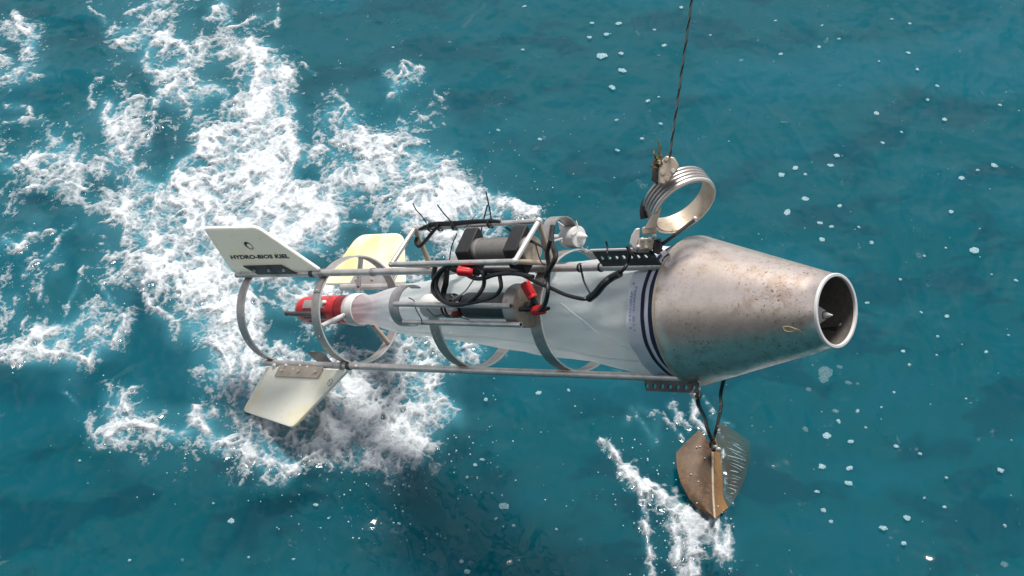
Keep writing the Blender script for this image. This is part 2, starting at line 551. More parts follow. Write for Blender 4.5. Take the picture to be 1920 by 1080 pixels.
# strokes: (points, half width px, strength)
STROKES = [
    ([(1128, 832), (1150, 850), (1168, 885), (1195, 910)], 8, .72),
    ([(1170, 885), (1190, 905), (1235, 930), (1270, 955)], 14, .88),
    ([(1265, 950), (1300, 985), (1330, 1000), (1348, 1020)], 25, .95),
    ([(1340, 985), (1352, 1010), (1358, 1040)], 20, .95),
    ([(1205, 930), (1212, 980), (1214, 1030), (1220, 1080)], 8, .75),
    ([(1262, 965), (1268, 1010), (1270, 1080)], 10, .72),
    ([(1300, 990), (1305, 1040), (1300, 1090)], 17, .85),
    ([(1175, 790), (1205, 770), (1235, 785), (1225, 830)], 10, .52),
    ([(1185, 770), (1215, 815), (1228, 828)], 7, .7),
    ([(1255, 762), (1275, 785), (1295, 805)], 7, .7),
    ([(1225, 770), (1262, 800), (1276, 828)], 5, .55),
    ([(1298, 745), (1306, 790), (1322, 815)], 6, .75),
    ([(1318, 750), (1340, 785), (1370, 800)], 5, .6),
    ([(1352, 845), (1356, 880), (1362, 925), (1372, 946)], 3, .62), ([(1340, 795), (1350, 825)], 3, .5),
    ([(30, 28), (40, 60), (60, 75), (48, 110), (38, 140), (20, 148)], 11, .8),
    ([(62, 58), (55, 80)], 6, .75), ([(0, 110), (18, 114)], 8, .75), ([(0, 135), (22, 125)], 6, .6),
    ([(170, 18), (195, 40)], 4, .75), ([(240, 28), (275, 8), (305, 4)], 6, .7),
    ([(205, 65), (240, 55)], 7, .65), ([(220, 85), (265, 70), (285, 45)], 8, .75),
    ([(272, 118), (275, 98), (300, 72), (330, 80), (348, 98)], 8, .9),
    ([(272, 118), (285, 138), (320, 140), (352, 112)], 9, .95),
    ([(336, 158), (345, 130), (352, 108)], 6, .85),
    ([(292, 198), (300, 180), (330, 162), (370, 166), (420, 172)], 10, .95),
    ([(290, 190), (250, 190), (225, 200)], 4, .7),
    ([(200, 195), (200, 225), (215, 255), (230, 285)], 12, .95), ([(290, 215), (286, 245), (275, 270)], 4, .65),
    ([(230, 285), (250, 320), (262, 345), (300, 350)], 8, .9), ([(315, 355), (322, 335), (340, 312), (385, 270), (400, 262)], 9, .95),
    ([(400, 262), (420, 300), (450, 305), (480, 300)], 11, 1.0),
    ([(430, 55), (455, 45), (490, 30)], 5, .75), ([(400, 20), (412, 10)], 9, .8), ([(385, 32), (430, 34)], 5, .7),
    ([(470, 80), (500, 110), (535, 135), (540, 145)], 16, .95), ([(485, 100), (490, 150), (480, 190)], 18, .85),
    ([(530, 150), (525, 180), (540, 205), (530, 240), (545, 275)], 15, .9),
    ([(545, 270), (555, 290), (535, 325), (545, 355)], 16, 1.0), ([(500, 270), (500, 340), (520, 400)], 30, .95),
    ([(540, 380), (590, 380), (625, 400), (615, 430)], 17, 1.0), ([(540, 400), (580, 420), (600, 440)], 26, 1.0),
    ([(240, 395), (265, 420), (275, 440), (300, 480)], 17, 1.0), ([(270, 535), (320, 510), (370, 510), (430, 520)], 9, .9),
    ([(400, 360), (410, 395), (440, 420)], 8, .9), ([(275, 560), (285, 580), (330, 600)], 8, .7),
    ([(380, 570), (400, 620), (420, 660), (430, 700)], 24, .95), ([(430, 640), (440, 690), (450, 740)], 16, .9),
    ([(395, 700), (420, 705), (440, 750)], 6, .8), ([(5, 680), (60, 672), (110, 660), (150, 675), (165, 685)], 10, .85),
    ([(165, 685), (190, 640), (215, 645), (230, 600)], 10, .85), ([(80, 640), (130, 610), (175, 590)], 16, .8),
    ([(220, 580), (185, 530), (235, 515)], 5, .6), ([(40, 520), (85, 485), (120, 440), (140, 425)], 4, .65), ([(80, 565), (82, 520)], 4, .6),
    ([(115, 610), (140, 540), (160, 505)], 4, .6), ([(10, 450), (35, 470), (50, 445), (72, 440)], 8, .75), ([(85, 441), (100, 441)], 5, .7),
    ([(15, 320), (60, 300), (110, 285), (135, 300)], 10, .8), ([(95, 260), (130, 280)], 8, .75), ([(50, 355), (110, 345), (160, 360)], 8, .7),
    ([(10, 200), (40, 200), (60, 212)], 5, .7), ([(10, 232), (80, 222)], 5, .6), ([(170, 200), (172, 165), (190, 150)], 5, .6),
    ([(195, 820), (215, 810), (232, 780), (225, 750), (245, 735)], 9, .85), ([(240, 790), (290, 800), (330, 820), (370, 790), (400, 775)], 9, .85),
    ([(370, 770), (400, 830), (440, 830), (480, 850), (500, 870)], 12, .85), ([(380, 760), (380, 740)], 4, .6), ([(120, 735), (145, 752)], 4, .6),
    ([(490, 800), (510, 840), (560, 850), (600, 830)], 12, .85), ([(560, 870), (610, 850), (625, 875)], 5, .8),
    ([(500, 870), (560, 880), (540, 895)], 9, .75), ([(640, 740), (700, 770), (745, 790), (765, 840), (780, 850)], 15, .95),
    ([(700, 700), (760, 690), (810, 720), (840, 760)], 10, .85), ([(840, 760), (800, 775), (760, 780)], 13, .95), ([(745, 770), (750, 830), (760, 850)], 18, 1.0),
    ([(650, 850), (700, 880), (730, 885)], 12, .8), ([(740, 880), (760, 830)], 6, .8), ([(600, 740), (640, 760), (700, 800)], 14, .85),
    ([(750, 165), (765, 145), (755, 130), (740, 175), (732, 185)], 6, .75), ([(757, 118), (782, 135)], 6, .7), ([(632, 186), (652, 200)], 5, .75),
    ([(610, 215), (650, 200), (640, 225)], 6, .7), ([(655, 225), (680, 250), (690, 262)], 7, .8), ([(580, 295), (605, 280), (620, 290)], 8, .8),
    ([(750, 280), (770, 305)], 7, .8), ([(770, 310), (790, 288), (820, 315), (840, 350), (860, 355)], 9, .9), ([(712, 245), (745, 265)], 4, .65),
    ([(605, 350), (650, 310), (700, 320), (750, 330)], 8, .8), ([(620, 372), (680, 340), (720, 345)], 7, .8), ([(720, 330), (780, 320), (830, 350), (900, 370)], 14, .9),
    ([(860, 370), (910, 375), (950, 385), (975, 398), (1000, 402)], 14, .95), ([(740, 400), (800, 390), (880, 400)], 14, .85),
    ([(860, 650), (875, 655), (890, 648)], 7, .9), ([(640, 410), (690, 420), (700, 430)], 6, .75),
    ([(520, 5), (522, 35), (515, 45)], 4, .7), ([(565, 120), (590, 138)], 3, .6), ([(812, 175), (830, 185)], 3, .8),
    ([(750, 230), (765, 240)], 5, .65), ([(780, 225), (800, 215)], 4, .6),
]


def foam_density(X, Y):
    """X, Y: sea coordinates -> foam cover 0..1.  The survey raster is indexed by where each sea point lies in plan."""
    # survey coordinates of the plan point
    zc = Y * cp + CAM_H * sp
    yc = -Y * sp + CAM_H * cp
    px = 960 + FPX * X / zc; py = 540 + FPX * yc / zc
    # wobble the survey so that the raster never shows
    wx = fbm(X * 3.1 + 5, Y * 3.1, 3) * 26; wy = fbm(X * 3.1 - 9, Y * 3.1 + 4, 3) * 22
    gx = np.clip((px + wx - 20) / 40, 0, 46.999); gy = np.clip((py + wy - 20) / 40, 0, 25.999)
    i = gx.astype(int); j = gy.astype(int); fx = gx - i; fy = gy - j
    fx = fx * fx * (3 - 2 * fx); fy = fy * fy * (3 - 2 * fy)
    D = (gd[j, i] * (1 - fx) + gd[j, i + 1] * fx) * (1 - fy) + (gd[j + 1, i] * (1 - fx) + gd[j + 1, i + 1] * fx) * fy
    inside = (px > -200) & (px < 2100) & (py > -160) & (py < 1240)
    T = np.zeros_like(D)
    qx = px + fbm(X * 9 + 3, Y * 9, 3) * 12; qy = py + fbm(X * 9, Y * 9 + 7, 3) * 10
    for pts, w, st in STROKES:
        bx0 = min(p[0] for p in pts) - 3 * w - 16; bx1 = max(p[0] for p in pts) + 3 * w + 16
        by0 = min(p[1] for p in pts) - 3 * w - 16; by1 = max(p[1] for p in pts) + 3 * w + 16
        msk = np.nonzero((px > bx0) & (px < bx1) & (py > by0) & (py < by1))[0]
        if not len(msk): continue
        ax_, ay_ = qx[msk], qy[msk]; best = np.full(len(msk), 1e9)
        for (x0, y0), (x1, y1) in zip(pts[:-1], pts[1:]):
            dx, dy = x1 - x0, y1 - y0
            t = np.clip(((ax_ - x0) * dx + (ay_ - y0) * dy) / (dx * dx + dy * dy), 0, 1)
            best = np.minimum(best, np.hypot(ax_ - x0 - t * dx, ay_ - y0 - t * dy))
        T[msk] = np.maximum(T[msk], st * np.exp(-(best / (w * 1.15)) ** 2))
    return D, T, px, py, inside


ST_M, ST_S = .33, .115


def smooth(e0, e1, x):
    t = np.clip((x - e0) / (e1 - e0), 0, 1)
    return t * t * (3 - 2 * t)


def sea_fields(X, Y):
    D, T, px, py, inside = foam_density(X, Y)
    # swirled, lacy structure; the churned surface stands up, so it is not squashed like flat water
    Y0 = Y; Y = Y * .66
    w1 = fbm(X * 2.2, Y * 2.2 + 30, 4); w2 = fbm(X * 2.2 + 50, Y * 2.2, 4)
    xs = X + .11 * w1; ys = Y + .11 * w2
    w3 = fbm(xs * 7 + 8, ys * 7, 3); w4 = fbm(xs * 7, ys * 7 + 12, 3)
    xt = xs + .030 * w3; yt = ys + .030 * w4
    lace = fbm(xt * 6.5, yt * 6.5, 5, .62, ridged=True)            # bright threads
    cells = fbm(xt * 15 + 3, yt * 15, 4, .6, ridged=True)
    soft = fbm(xs * 4.2 + 11, ys * 4.2, 5, .6)
    fine = fbm(xt * 40, yt * 40, 3, .65)
    # smaller, higher-frequency threads
    w5 = fbm(xt * 11 + 4, yt * 11, 3); w6 = fbm(xt * 11, yt * 11 + 21, 3)
    xu = xt + .012 * w5; yu = yt + .012 * w6
    thread = fbm(xu * 13, yu * 13 + 5, 4, .62, ridged=True)
    st = .30 * lace + .26 * thread + .14 * cells + .34 * soft + .13 * fine
    st = (st - ST_M) / ST_S                              # about normal
    rk = 1 / (1 + np.exp(-1.7 * st))                     # about uniform, 0..1
    Dd = np.clip(D * 1.02, 0, 1)
    F = (Dd * .93 - 1 + rk) * (.95 + .75 * Dd)
    sf = np.clip(Dd * 1.55 - .22 + .6 * soft + .25 * fine, 0, 1)      # thin milky cover
    F = np.clip(F, -.30, 2) + np.clip(sf, 0, 1) ** 1.2 * .62 * (D > .02)
    Td = np.clip(T * 1.05, 0, 1.02)
    F = np.maximum(F, (Td - .90 + np.clip(.14 + .8 * rk, 0, 1)) * 1.7)
    foam = np.clip(F, 0, 1.25)
    foam[~inside] = 0
    # beyond the survey the wake trails away to port
    far = (~inside) & (X < -1.0)
    if far.any():
        e = smooth(.05, .5, fbm(X * .5, Y * .35 + 8, 4) + .15)
        foam[far] = np.clip(((e * .7 - 1 + rk) * 2)[far], 0, 1)
    # water relief
    Y = Y0
    H = .020 * fbm(X * 1.3 + .4 * w1, Y * 1.0 + 3, 3, .5) + .0095 * (fbm(xs * 2.6, ys * 2.0, 3, .42, ridged=True) - .4) + .0028 * fbm(xs * 6, ys * 5, 2) + .0016 * fbm(X * 15, Y * 12, 2)
    H += .012 * np.clip(foam, 0, 1) * (soft + .4 * lace)
    # crater in the wake of the depressor
    R = .005 * np.clip(foam, 0, 1.1) ** .8 + .008 * smooth(.45, 1.25, foam) * (0.5 + thread * .5 + soft * .6) + .002 * foam * fine
    aer = np.clip(D * 1.2 + T * .6 + soft * .25 * D, 0, 1)
    aer[~inside] = 0
    return foam, H, R, aer


def axis_steps(lo, hi, step, far_lo, far_hi, grow=1.35):
    mid = np.arange(lo, hi + step / 2, step)
    a = []; s = step; x = lo
    while x > far_lo: s *= grow; x -= s; a.append(x)
    b = []; s = step; x = mid[-1]
    while x < far_hi: s *= grow; x += s; b.append(x)
    return np.array(a[::-1] + list(mid) + b)


GX = axis_steps(-2.85, 2.85, .0055, -900, 900)
GY = axis_steps(3.55, 7.75, .0058, -400, 2500)
XX, YY = np.meshgrid(GX, GY)
nx, ny = len(GX), len(GY)
xf_, yf_ = XX.ravel(), YY.ravel()
foam, Hh, Rr, aer = sea_fields(xf_, yf_)
fadeout = np.exp(-np.clip(np.hypot(xf_, yf_ - 5) - 6, 0, None) / 6)
Hh = Hh * fadeout; foam = foam * np.where(np.hypot(xf_, yf_ - 5) > 14, 0, 1)


def fast_mesh(name, co, quads):
    me = bpy.data.meshes.new(name)
    me.vertices.add(len(co)); me.vertices.foreach_set('co', np.ascontiguousarray(co, dtype=np.float32).ravel())
    me.loops.add(len(quads) * 4); me.loops.foreach_set('vertex_index', np.ascontiguousarray(quads, dtype=np.int32).ravel())
    me.polygons.add(len(quads))
    me.polygons.foreach_set('loop_start', np.arange(0, len(quads) * 4, 4, dtype=np.int32))
    me.polygons.foreach_set('use_smooth', np.ones(len(quads), dtype=bool))
    me.update(calc_edges=True)
    return me


ii = (np.arange(ny - 1)[:, None] * nx + np.arange(nx - 1)[None, :]).ravel()
quads = np.stack([ii, ii + 1, ii + nx + 1, ii + nx], 1)
me = fast_mesh('sea', np.stack([xf_, yf_, Hh], 1), quads)
at = me.attributes.new('aeration', 'FLOAT', 'POINT'); at.data.foreach_set('value', aer.astype(np.float32))
sea = bpy.data.objects.new('sea', me); COL.objects.link(sea); sea['kind'] = 'structure'
tag(sea, 'teal sea surface churned white on the left')


def sea_mat():
    m, t, b = new_mat('sea_water')
    out = t.nodes['Material Output']; t.nodes.remove(b)
    co = N(t, 'ShaderNodeTexCoord').outputs['Object']
    mp = N(t, 'ShaderNodeMapping'); mp.inputs['Scale'].default_value = (1, .8, 1); t.links.new(co, mp.inputs['Vector'])
    n1 = noise(t, mp.outputs['Vector'], 6, 3, .45)
    bp = N(t, 'ShaderNodeBump'); bp.inputs['Distance'].default_value = .010; bp.inputs['Strength'].default_value = .38
    t.links.new(n1, bp.inputs['Height'])
    fr = N(t, 'ShaderNodeFresnel'); fr.inputs['IOR'].default_value = 1.333; t.links.new(bp.outputs['Normal'], fr.inputs['Normal'])
    gl = N(t, 'ShaderNodeBsdfGlossy'); gl.inputs['Roughness'].default_value = .06; t.links.new(bp.outputs['Normal'], gl.inputs['Normal'])
    gl.inputs['Color'].default_value = (1, 1, 1, 1)
    tp = N(t, 'ShaderNodeBsdfTransparent')
    ss = N(t, 'ShaderNodeSubsurfaceScattering') if False else N(t, 'ShaderNodeBsdfDiffuse')
    ae = N(t, 'ShaderNodeAttribute', attribute_name='aeration')
    wn_ = N(t, 'ShaderNodeTexNoise'); wn_.inputs['Scale'].default_value = 3.5; wn_.inputs['Detail'].default_value = 3
    t.links.new(co, wn_.inputs['Vector'])
    wv_ = N(t, 'ShaderNodeVectorMath', operation='MULTIPLY_ADD'); wv_.inputs[1].default_value = (.28, .28, 0)
    t.links.new(wn_.outputs['Color'], wv_.inputs[0]); t.links.new(co, wv_.inputs[2])
    mp2 = N(t, 'ShaderNodeMapping'); mp2.inputs['Rotation'].default_value = (0, 0, -.9); mp2.inputs['Scale'].default_value = (1.0, 1.9, 1)
    t.links.new(wv_.outputs[0], mp2.inputs['Vector'])
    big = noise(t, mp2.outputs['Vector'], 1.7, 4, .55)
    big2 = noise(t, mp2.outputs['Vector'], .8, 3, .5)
    c = mixc(t, ramp(t, big, .43, .48).outputs['Color'], (.0, .038, .062), SEA_A)  # dark and pale patches paint cloudy-sky reflections into the diffuse colour
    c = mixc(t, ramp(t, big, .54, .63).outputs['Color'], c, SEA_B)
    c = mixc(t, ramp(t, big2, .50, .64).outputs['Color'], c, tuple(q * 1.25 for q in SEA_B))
    c = mixc(t, ae.outputs['Fac'], c, SEA_AIR)
    t.links.new(c, ss.inputs['Color'])
    m1 = N(t, 'ShaderNodeMixShader')
    fac = N(t, 'ShaderNodeMapRange'); fac.inputs['To Min'].default_value = .42; fac.inputs['To Max'].default_value = .80
    t.links.new(ae.outputs['Fac'], fac.inputs['Value']); t.links.new(fac.outputs['Result'], m1.inputs[0])
    t.links.new(tp.outputs[0], m1.inputs[1]); t.links.new(ss.outputs[0], m1.inputs[2])
    m2 = N(t, 'ShaderNodeMixShader'); t.links.new(fr.outputs[0], m2.inputs[0])
    t.links.new(m1.outputs[0], m2.inputs[1]); t.links.new(gl.outputs[0], m2.inputs[2])
    t.links.new(m2.outputs[0], out.inputs['Surface'])
    return m


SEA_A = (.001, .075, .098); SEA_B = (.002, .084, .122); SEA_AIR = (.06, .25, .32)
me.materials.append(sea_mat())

# the body of water below the surface: even, lit by the sun through the surface
wm, t_, b_ = new_mat('water_body'); t_.nodes.remove(b_)
vo = t_.nodes.new('ShaderNodeVolumePrincipled')
vo.inputs['Color'].default_value = (.001, .345, .415, 1)
vo.inputs['Density'].default_value = 3.6
vo.inputs['Anisotropy'].default_value = .0
vo.inputs['Absorption Color'].default_value = (.0, .25, .32, 1)
t_.links.new(vo.outputs[0], t_.nodes['Material Output'].inputs['Volume'])
wb = MB(); wb.box((0, 60, -3.04), (120, 0, 0), (0, 90, 0), (0, 0, 3.0))
wbo = wb.build('water', wm, smooth=False); wbo['kind'] = 'structure'
tag(wbo, 'deep teal water under the surface')

# foam lying on the surface
keep = foam.reshape(ny, nx) > .02
cellk = (keep[:-1, :-1] | keep[1:, :-1] | keep[:-1, 1:] | keep[1:, 1:]).ravel()
fq = quads[cellk]
used, inv = np.unique(fq.ravel(), return_inverse=True)
fco = np.stack([xf_[used], yf_[used], (Hh + .0025 + Rr)[used]], 1)
fme = fast_mesh('white_foam', fco, inv.reshape(-1, 4))
fa = fme.attributes.new('foam', 'FLOAT', 'POINT'); fa.data.foreach_set('value', foam[used].astype(np.float32))
fo = bpy.data.objects.new('white_foam', fme); COL.objects.link(fo)
tag(fo, 'lacy white foam churned up on the teal water', 'foam', kind='stuff')


def foam_mat():
    m, t, b = new_mat('sea_foam')
    out = t.nodes['Material Output']
    co = N(t, 'ShaderNodeTexCoord').outputs['Object']
    a = N(t, 'ShaderNodeAttribute', attribute_name='foam')
    n1 = noise(t, co, 95, 4, .7)
    n2 = noise(t, co, 30, 5, .65)
    # lace: threads along warped cell borders
    wv = N(t, 'ShaderNodeTexNoise'); wv.inputs['Scale'].default_value = 14; wv.inputs['Detail'].default_value = 3
    t.links.new(co, wv.inputs['Vector'])
    wm_ = N(t, 'ShaderNodeVectorMath', operation='MULTIPLY_ADD'); wm_.inputs[1].default_value = (.17, .17, .17)
    t.links.new(wv.outputs['Color'], wm_.inputs[0]); t.links.new(co, wm_.inputs[2])
    tot_ = None
    for sc_, lim, amp in ((9, .16, .34), (24, .22, .30)):
        vo_ = N(t, 'ShaderNodeTexVoronoi', feature='DISTANCE_TO_EDGE'); vo_.inputs['Scale'].default_value = sc_
        t.links.new(wm_.outputs[0], vo_.inputs['Vector'])
        mr = N(t, 'ShaderNodeMapRange', interpolation_type='SMOOTHSTEP'); mr.inputs['From Min'].default_value = 0; mr.inputs['From Max'].default_value = lim
        mr.inputs['To Min'].default_value = amp; mr.inputs['To Max'].default_value = 0
        t.links.new(vo_.outputs['Distance'], mr.inputs['Value'])
        if tot_ is None: tot_ = mr.outputs['Result']
        else:
            ad_ = N(t, 'ShaderNodeMath', operation='ADD'); t.links.new(tot_, ad_.inputs[0]); t.links.new(mr.outputs['Result'], ad_.inputs[1]); tot_ = ad_.outputs[0]
    a0 = N(t, 'ShaderNodeMath', operation='MULTIPLY_ADD'); a0.inputs[1].default_value = .22
    t.links.new(n1, a0.inputs[0]); t.links.new(a.outputs['Fac'], a0.inputs[2])
    a1 = N(t, 'ShaderNodeMath', operation='ADD'); t.links.new(a0.outputs[0], a1.inputs[0]); t.links.new(tot_, a1.inputs[1])
    ad2 = N(t, 'ShaderNodeMath', operation='MULTIPLY_ADD'); ad2.inputs[1].default_value = .42
    t.links.new(n2, ad2.inputs[0]); t.links.new(a1.outputs[0], ad2.inputs[2])
    al = N(t, 'ShaderNodeMapRange', interpolation_type='LINEAR'); al.inputs['From Min'].default_value = .63; al.inputs['From Max'].default_value = 1.98
    t.links.new(ad2.outputs[0], al.inputs['Value'])
    # nothing where the cover attribute runs out
    ed = N(t, 'ShaderNodeMapRange', interpolation_type='SMOOTHSTEP'); ed.inputs['From Min'].default_value = .0; ed.inputs['From Max'].default_value = .12
    t.links.new(a.outputs['Fac'], ed.inputs['Value'])
    ml = N(t, 'ShaderNodeMath', operation='MULTIPLY'); t.links.new(al.outputs['Result'], ml.inputs[0]); t.links.new(ed.outputs['Result'], ml.inputs[1])
    b.inputs['Base Color'].default_value = (.62, .66, .69, 1)
    b.inputs['Roughness'].default_value = .7
    b.inputs['Specular IOR Level'].default_value = .25
    bump(t, b, ad2.outputs[0], .005, .8)
    tp = N(t, 'ShaderNodeBsdfTransparent'); mxs = N(t, 'ShaderNodeMixShader')
    t.links.new(ml.outputs[0], mxs.inputs[0]); t.links.new(tp.outputs[0], mxs.inputs[1]); t.links.new(b.outputs[0], mxs.inputs[2])
    t.links.new(mxs.outputs[0], out.inputs['Surface'])
    return m


fme.materials.append(foam_mat())
print('sea verts', len(xf_), 'foam faces', len(fq))

# ------------------------------------------------------------------ the sampler: frame
smp = thing('plankton_sampler', O0, 'long steel towed plankton sampler frame with rusty nose cone and three pale fins', 'plankton sampler')


def Pt(phi, s0, s1, name='frame_tube', r=.0125):
    b = MB(); b.tube([L(s0, phi, RT), L((s0 + s1) / 2, phi, RT), L(s1, phi, RT)], r, 20, hollow=.78)
    return b.build(name, M['steel'], smp)


Pt(PHA, -.525, on(1243, PHA, RT)); Pt(PHB, on(640, PHB, RT), 1.60); Pt(PHC, -.50, 1.578)
# straps bent into rings; ring front rims at fitted stations
E1 = UP
for k, (s, w) in enumerate(((0.0, .042), (.6171, .046), (1.0853, .048))):
    b = MB(); b.band(L(s - w / 2), AX, .2, w, .0042, seg=96, e1=E1)
    ro = b.build('hoop', M['strap'], smp)
    b = MB(); b.band(L(s + .0012), AX, .2004, .0024, .0050, seg=96, e1=E1); b.build('sunlit_edge', M['bright'], ro)  # thin bright band paints sunlight onto the hoop's front edge
    for ph in (PHA, PHB, PHC):
        c = L(s - w / 2, ph, .2065)
        q = MB(); q.box(c, AX * .030, rad(ph) * .0065, np.cross(AX, rad(ph)) * .010)
        q.build('weld_pad', M['tan'] if ph == PHC else M['strap'], ro, bevel=.002)
# rear hoop: only the arc from the top tube down the near side to the lower tube
b = MB(); b.band(L(-.4423 - .021), AX, .2, .042, .0042, 48, 168, 96, e1=E1 if np.dot(np.cross(AX, UP), NR) > 0 else E1)
SGN = 1 if np.dot(np.cross(unit(AX), UP), NR) > 0 else -1
b = MB(); b.band(L(-.4423 - .021), AX, .2, .042, .0042, 48 * SGN, 168 * SGN, 96, e1=E1)
rh = b.build('rear_hoop', M['strap'], smp)
b = MB(); b.band(L(-.4423 + .0012), AX, .2004, .0024, .0050, 48 * SGN, 168 * SGN, 96, e1=E1); b.build('sunlit_edge', M['bright'], rh)  # sunlight on the rear hoop's front edge, painted as a bright band


def bolt(c, n, r=.0055, h=.006, parent=smp, mat='bright'):
    q = MB(); n = unit(n)
    q.tube([c, c + n * h], r, 6); q.tube([c + n * h, c + n * (h + .003)], r * .55, 10)
    return q.build('bolt', M[mat], parent)


for ph, s in ((PHA + 18, -.02), (118, -.021), (126, -.463), (150, -.463), (112, .594), (118, .594)):
    bolt(L(s, ph, .2), rad(ph), .005, .003)
# splice plate on the second hoop, just under the top tube
b = MB(); b.band(L(-.021), AX, .2035, .034, .003, (PHA + 5) * SGN, (PHA + 20) * SGN, 200, e1=E1)
b.build('splice_plate', M['strap'], smp)
for ph, px_ in ((PHA, 586), (PHA, 604), (PHC, 641), (PHC, 655), (PHA, 700)):
    b = MB(); b.band(L(on(px_, ph, RT), ph, RT), AX, .0155, .016, .004, e1=E1, seg=28); b.build('tube_collar', M['plate'] if px_ in (586, 655) else M['strap'], smp)
# three spokes from the second hoop to the cod-end holder
for (x0, y0), (x1, y1), m in (((677, 479), (671, 548), 'steel'), ((602, 612), (650, 589), 'bright'), ((728, 643), (694, 603), 'tan')):
    n0 = hit(x0, y0, L(-.012), AX); n1 = hit(x1, y1, L(-.03), AX)
    b = MB(); b.tube([n0, n1], .0095, 14)
    sp_ = b.build('spoke', M[m], smp)
    d = unit(CAMP - n1)
    q = MB(); q.tube([n1 - unit(n1 - n0) * .02 + d * .008, n1 - unit(n1 - n0) * .02 + d * .0115], .0042, 10); q.build('rivet', M['blackmat'], sp_)
# cod-end clamp hoop
b = MB(); b.band(L(-.02, 0, 0), AX, .060, .022, .004, e1=E1, seg=64); b.build('holder_hoop', M['bright'], smp)

# ---- fins
def fin(phi, psi, root, tip, h, mat, thick=.013, rr=.022):
    """root/tip: (rear, front) stations; psi: direction the fin leaves the tube"""
    c0 = rad(phi) * (RT + .006); d = rad(psi); n = np.cross(AX, d)
    if n @ (CAMP - O0) < 0: n = -n
    P0 = O0 + c0

    def q(s, t): return P0 + AX * s + d * t
    cs = [(root[0], .012), (root[1], .012), (tip[1], h[1]), (tip[0], h[0])]
    poly = []
    for i in range(4):
        p = np.array(cs[i]); a_ = np.array(cs[i - 1]); z_ = np.array(cs[(i + 1) % 4])
        r_ = rr if i > 1 else rr * .5
        ua, uz = unit(a_ - p), unit(z_ - p)
        for t in np.linspace(0, 1, 6):
            A_, B_, C_ = p + ua * r_, p, p + uz * r_
            w = (1 - t) ** 2 * A_ + 2 * t * (1 - t) * B_ + t * t * C_
            poly.append(q(w[0], w[1]))
    b = MB(); b.prism([p - n * thick / 2 for p in poly], n * thick)
    return b.build('fin', mat, smp, bevel=.003), n, q


fA, nA, qA = fin(PHA, 47, (-.528, -.012), (-.475, -.165), (.252, .243), M['fin'])
fB, nB, qB = fin(PHB, -38, (-.455, .022), (-.42, -.155), (.262, .262), M['fin_y'], rr=.05)
fC, nC, qC = fin(PHC, 157, (-.470, .000), (-.530, -.205), (.195, .245), M['fin_w'])
fA['label'] = 'cream fin on the top tube with dark lettering'
fB['label'] = 'yellowed fin on the far tube'
fC['label'] = 'stained white fin on the lower tube, tip in the foam'


def fin_plate(q, n, parent, s0, s1, t0, t1, shear, mat, nb=3, boltmat='bright'):
    th = .0045
    o = n * (.0065 + .0008)
    b = MB(); b.prism([q(s0, t0) + o, q(s1, t0) + o, q(s1 - shear, t1) + o, q(s0 - shear, t1) + o], n * th)
    pl = b.build('fin_bracket', mat, parent, bevel=.001)
    for k in range(nb):
        f = (k + .5) / nb
        f = .12 + .76 * k / (nb - 1)
        c = q(s0 + (s1 - s0) * f - shear * .5, (t0 + t1) / 2) + o + n * th
        bolt(c, n, .0065, .0045, parent, boltmat)
    return pl


sA0, sA1 = on(490, PHA, RT), on(563, PHA, RT)
fin_plate(qA, nA, fA, sA0, sA1, .004, .052, .05, M['plate'])
sC0, sC1 = on(530, PHC, RT), on(612, PHC, RT)
fin_plate(qC, nC, fC, sC0, sC1, .004, .050, .012, M['tan'])
sB0, sB1 = on(655, PHB, RT), on(735, PHB, RT)
fin_plate(qB, nB, fB, sB0, sB1, -.004, .05, .0, M['strap'], 3, 'tan')
# small lug on the lower tube, ahead of the fin
lp = [hit(x, y, L(on(600, PHC, RT), PHC, .2), NR * .75 + UP * .66) for x, y in ((575, 660), (606, 661), (624, 680), (596, 680))]
b = MB(); b.prism(lp, (NR * .75 + UP * .66) * .004); b.build('lug', M['plate'], smp, bevel=.001)


# ---- lettering on the upper fin
def lettering(txt, org, ex, ey, n, height, mat, parent, name='lettering', width=None, bold=.0):
    cu = bpy.data.curves.new('t', 'FONT'); cu.body = txt; cu.size = 1.0; cu.extrude = 0.01; cu.offset = bold
    cu.resolution_u = 3
    to = bpy.data.objects.new('t', cu); COL.objects.link(to)
    bpy.context.view_layer.update()
    dg = bpy.context.evaluated_depsgraph_get()
    tm = bpy.data.meshes.new_from_object(to.evaluated_get(dg))
    vs = np.array([v.co[:] for v in tm.vertices]); fs = [tuple(p.vertices) for p in tm.polygons]
    bpy.data.objects.remove(to); bpy.data.curves.remove(cu)
    w = vs[:, 0].max() - vs[:, 0].min()
    kx = (width / w) if width else height
    vs[:, 0] -= vs[:, 0].min()
    pts = [org + ex * (v[0] * kx) + ey * (v[1] * height / .7) + n * (v[2] * .03 + .0004) for v in vs]
    b = MB(); b.add(pts, fs)
    return b.build(name, mat, parent, smooth=False, fix=False)


def onfin(x, y, q, n): return hit(x, y, q(0, 0) + n * .0066, n)


t0_, t1_ = onfin(434, 485.5, qA, nA), onfin(543, 483.5, qA, nA)
ex = unit(t1_ - t0_)
ey = unit(onfin(431, 478, qA, nA) - t0_)
lettering('HYDRO-BIOS KIEL', t0_, ex, ey, nA, np.linalg.norm(onfin(431.5, 479, qA, nA) - t0_), M['ink'], fA, width=np.linalg.norm(t1_ - t0_), bold=.04)
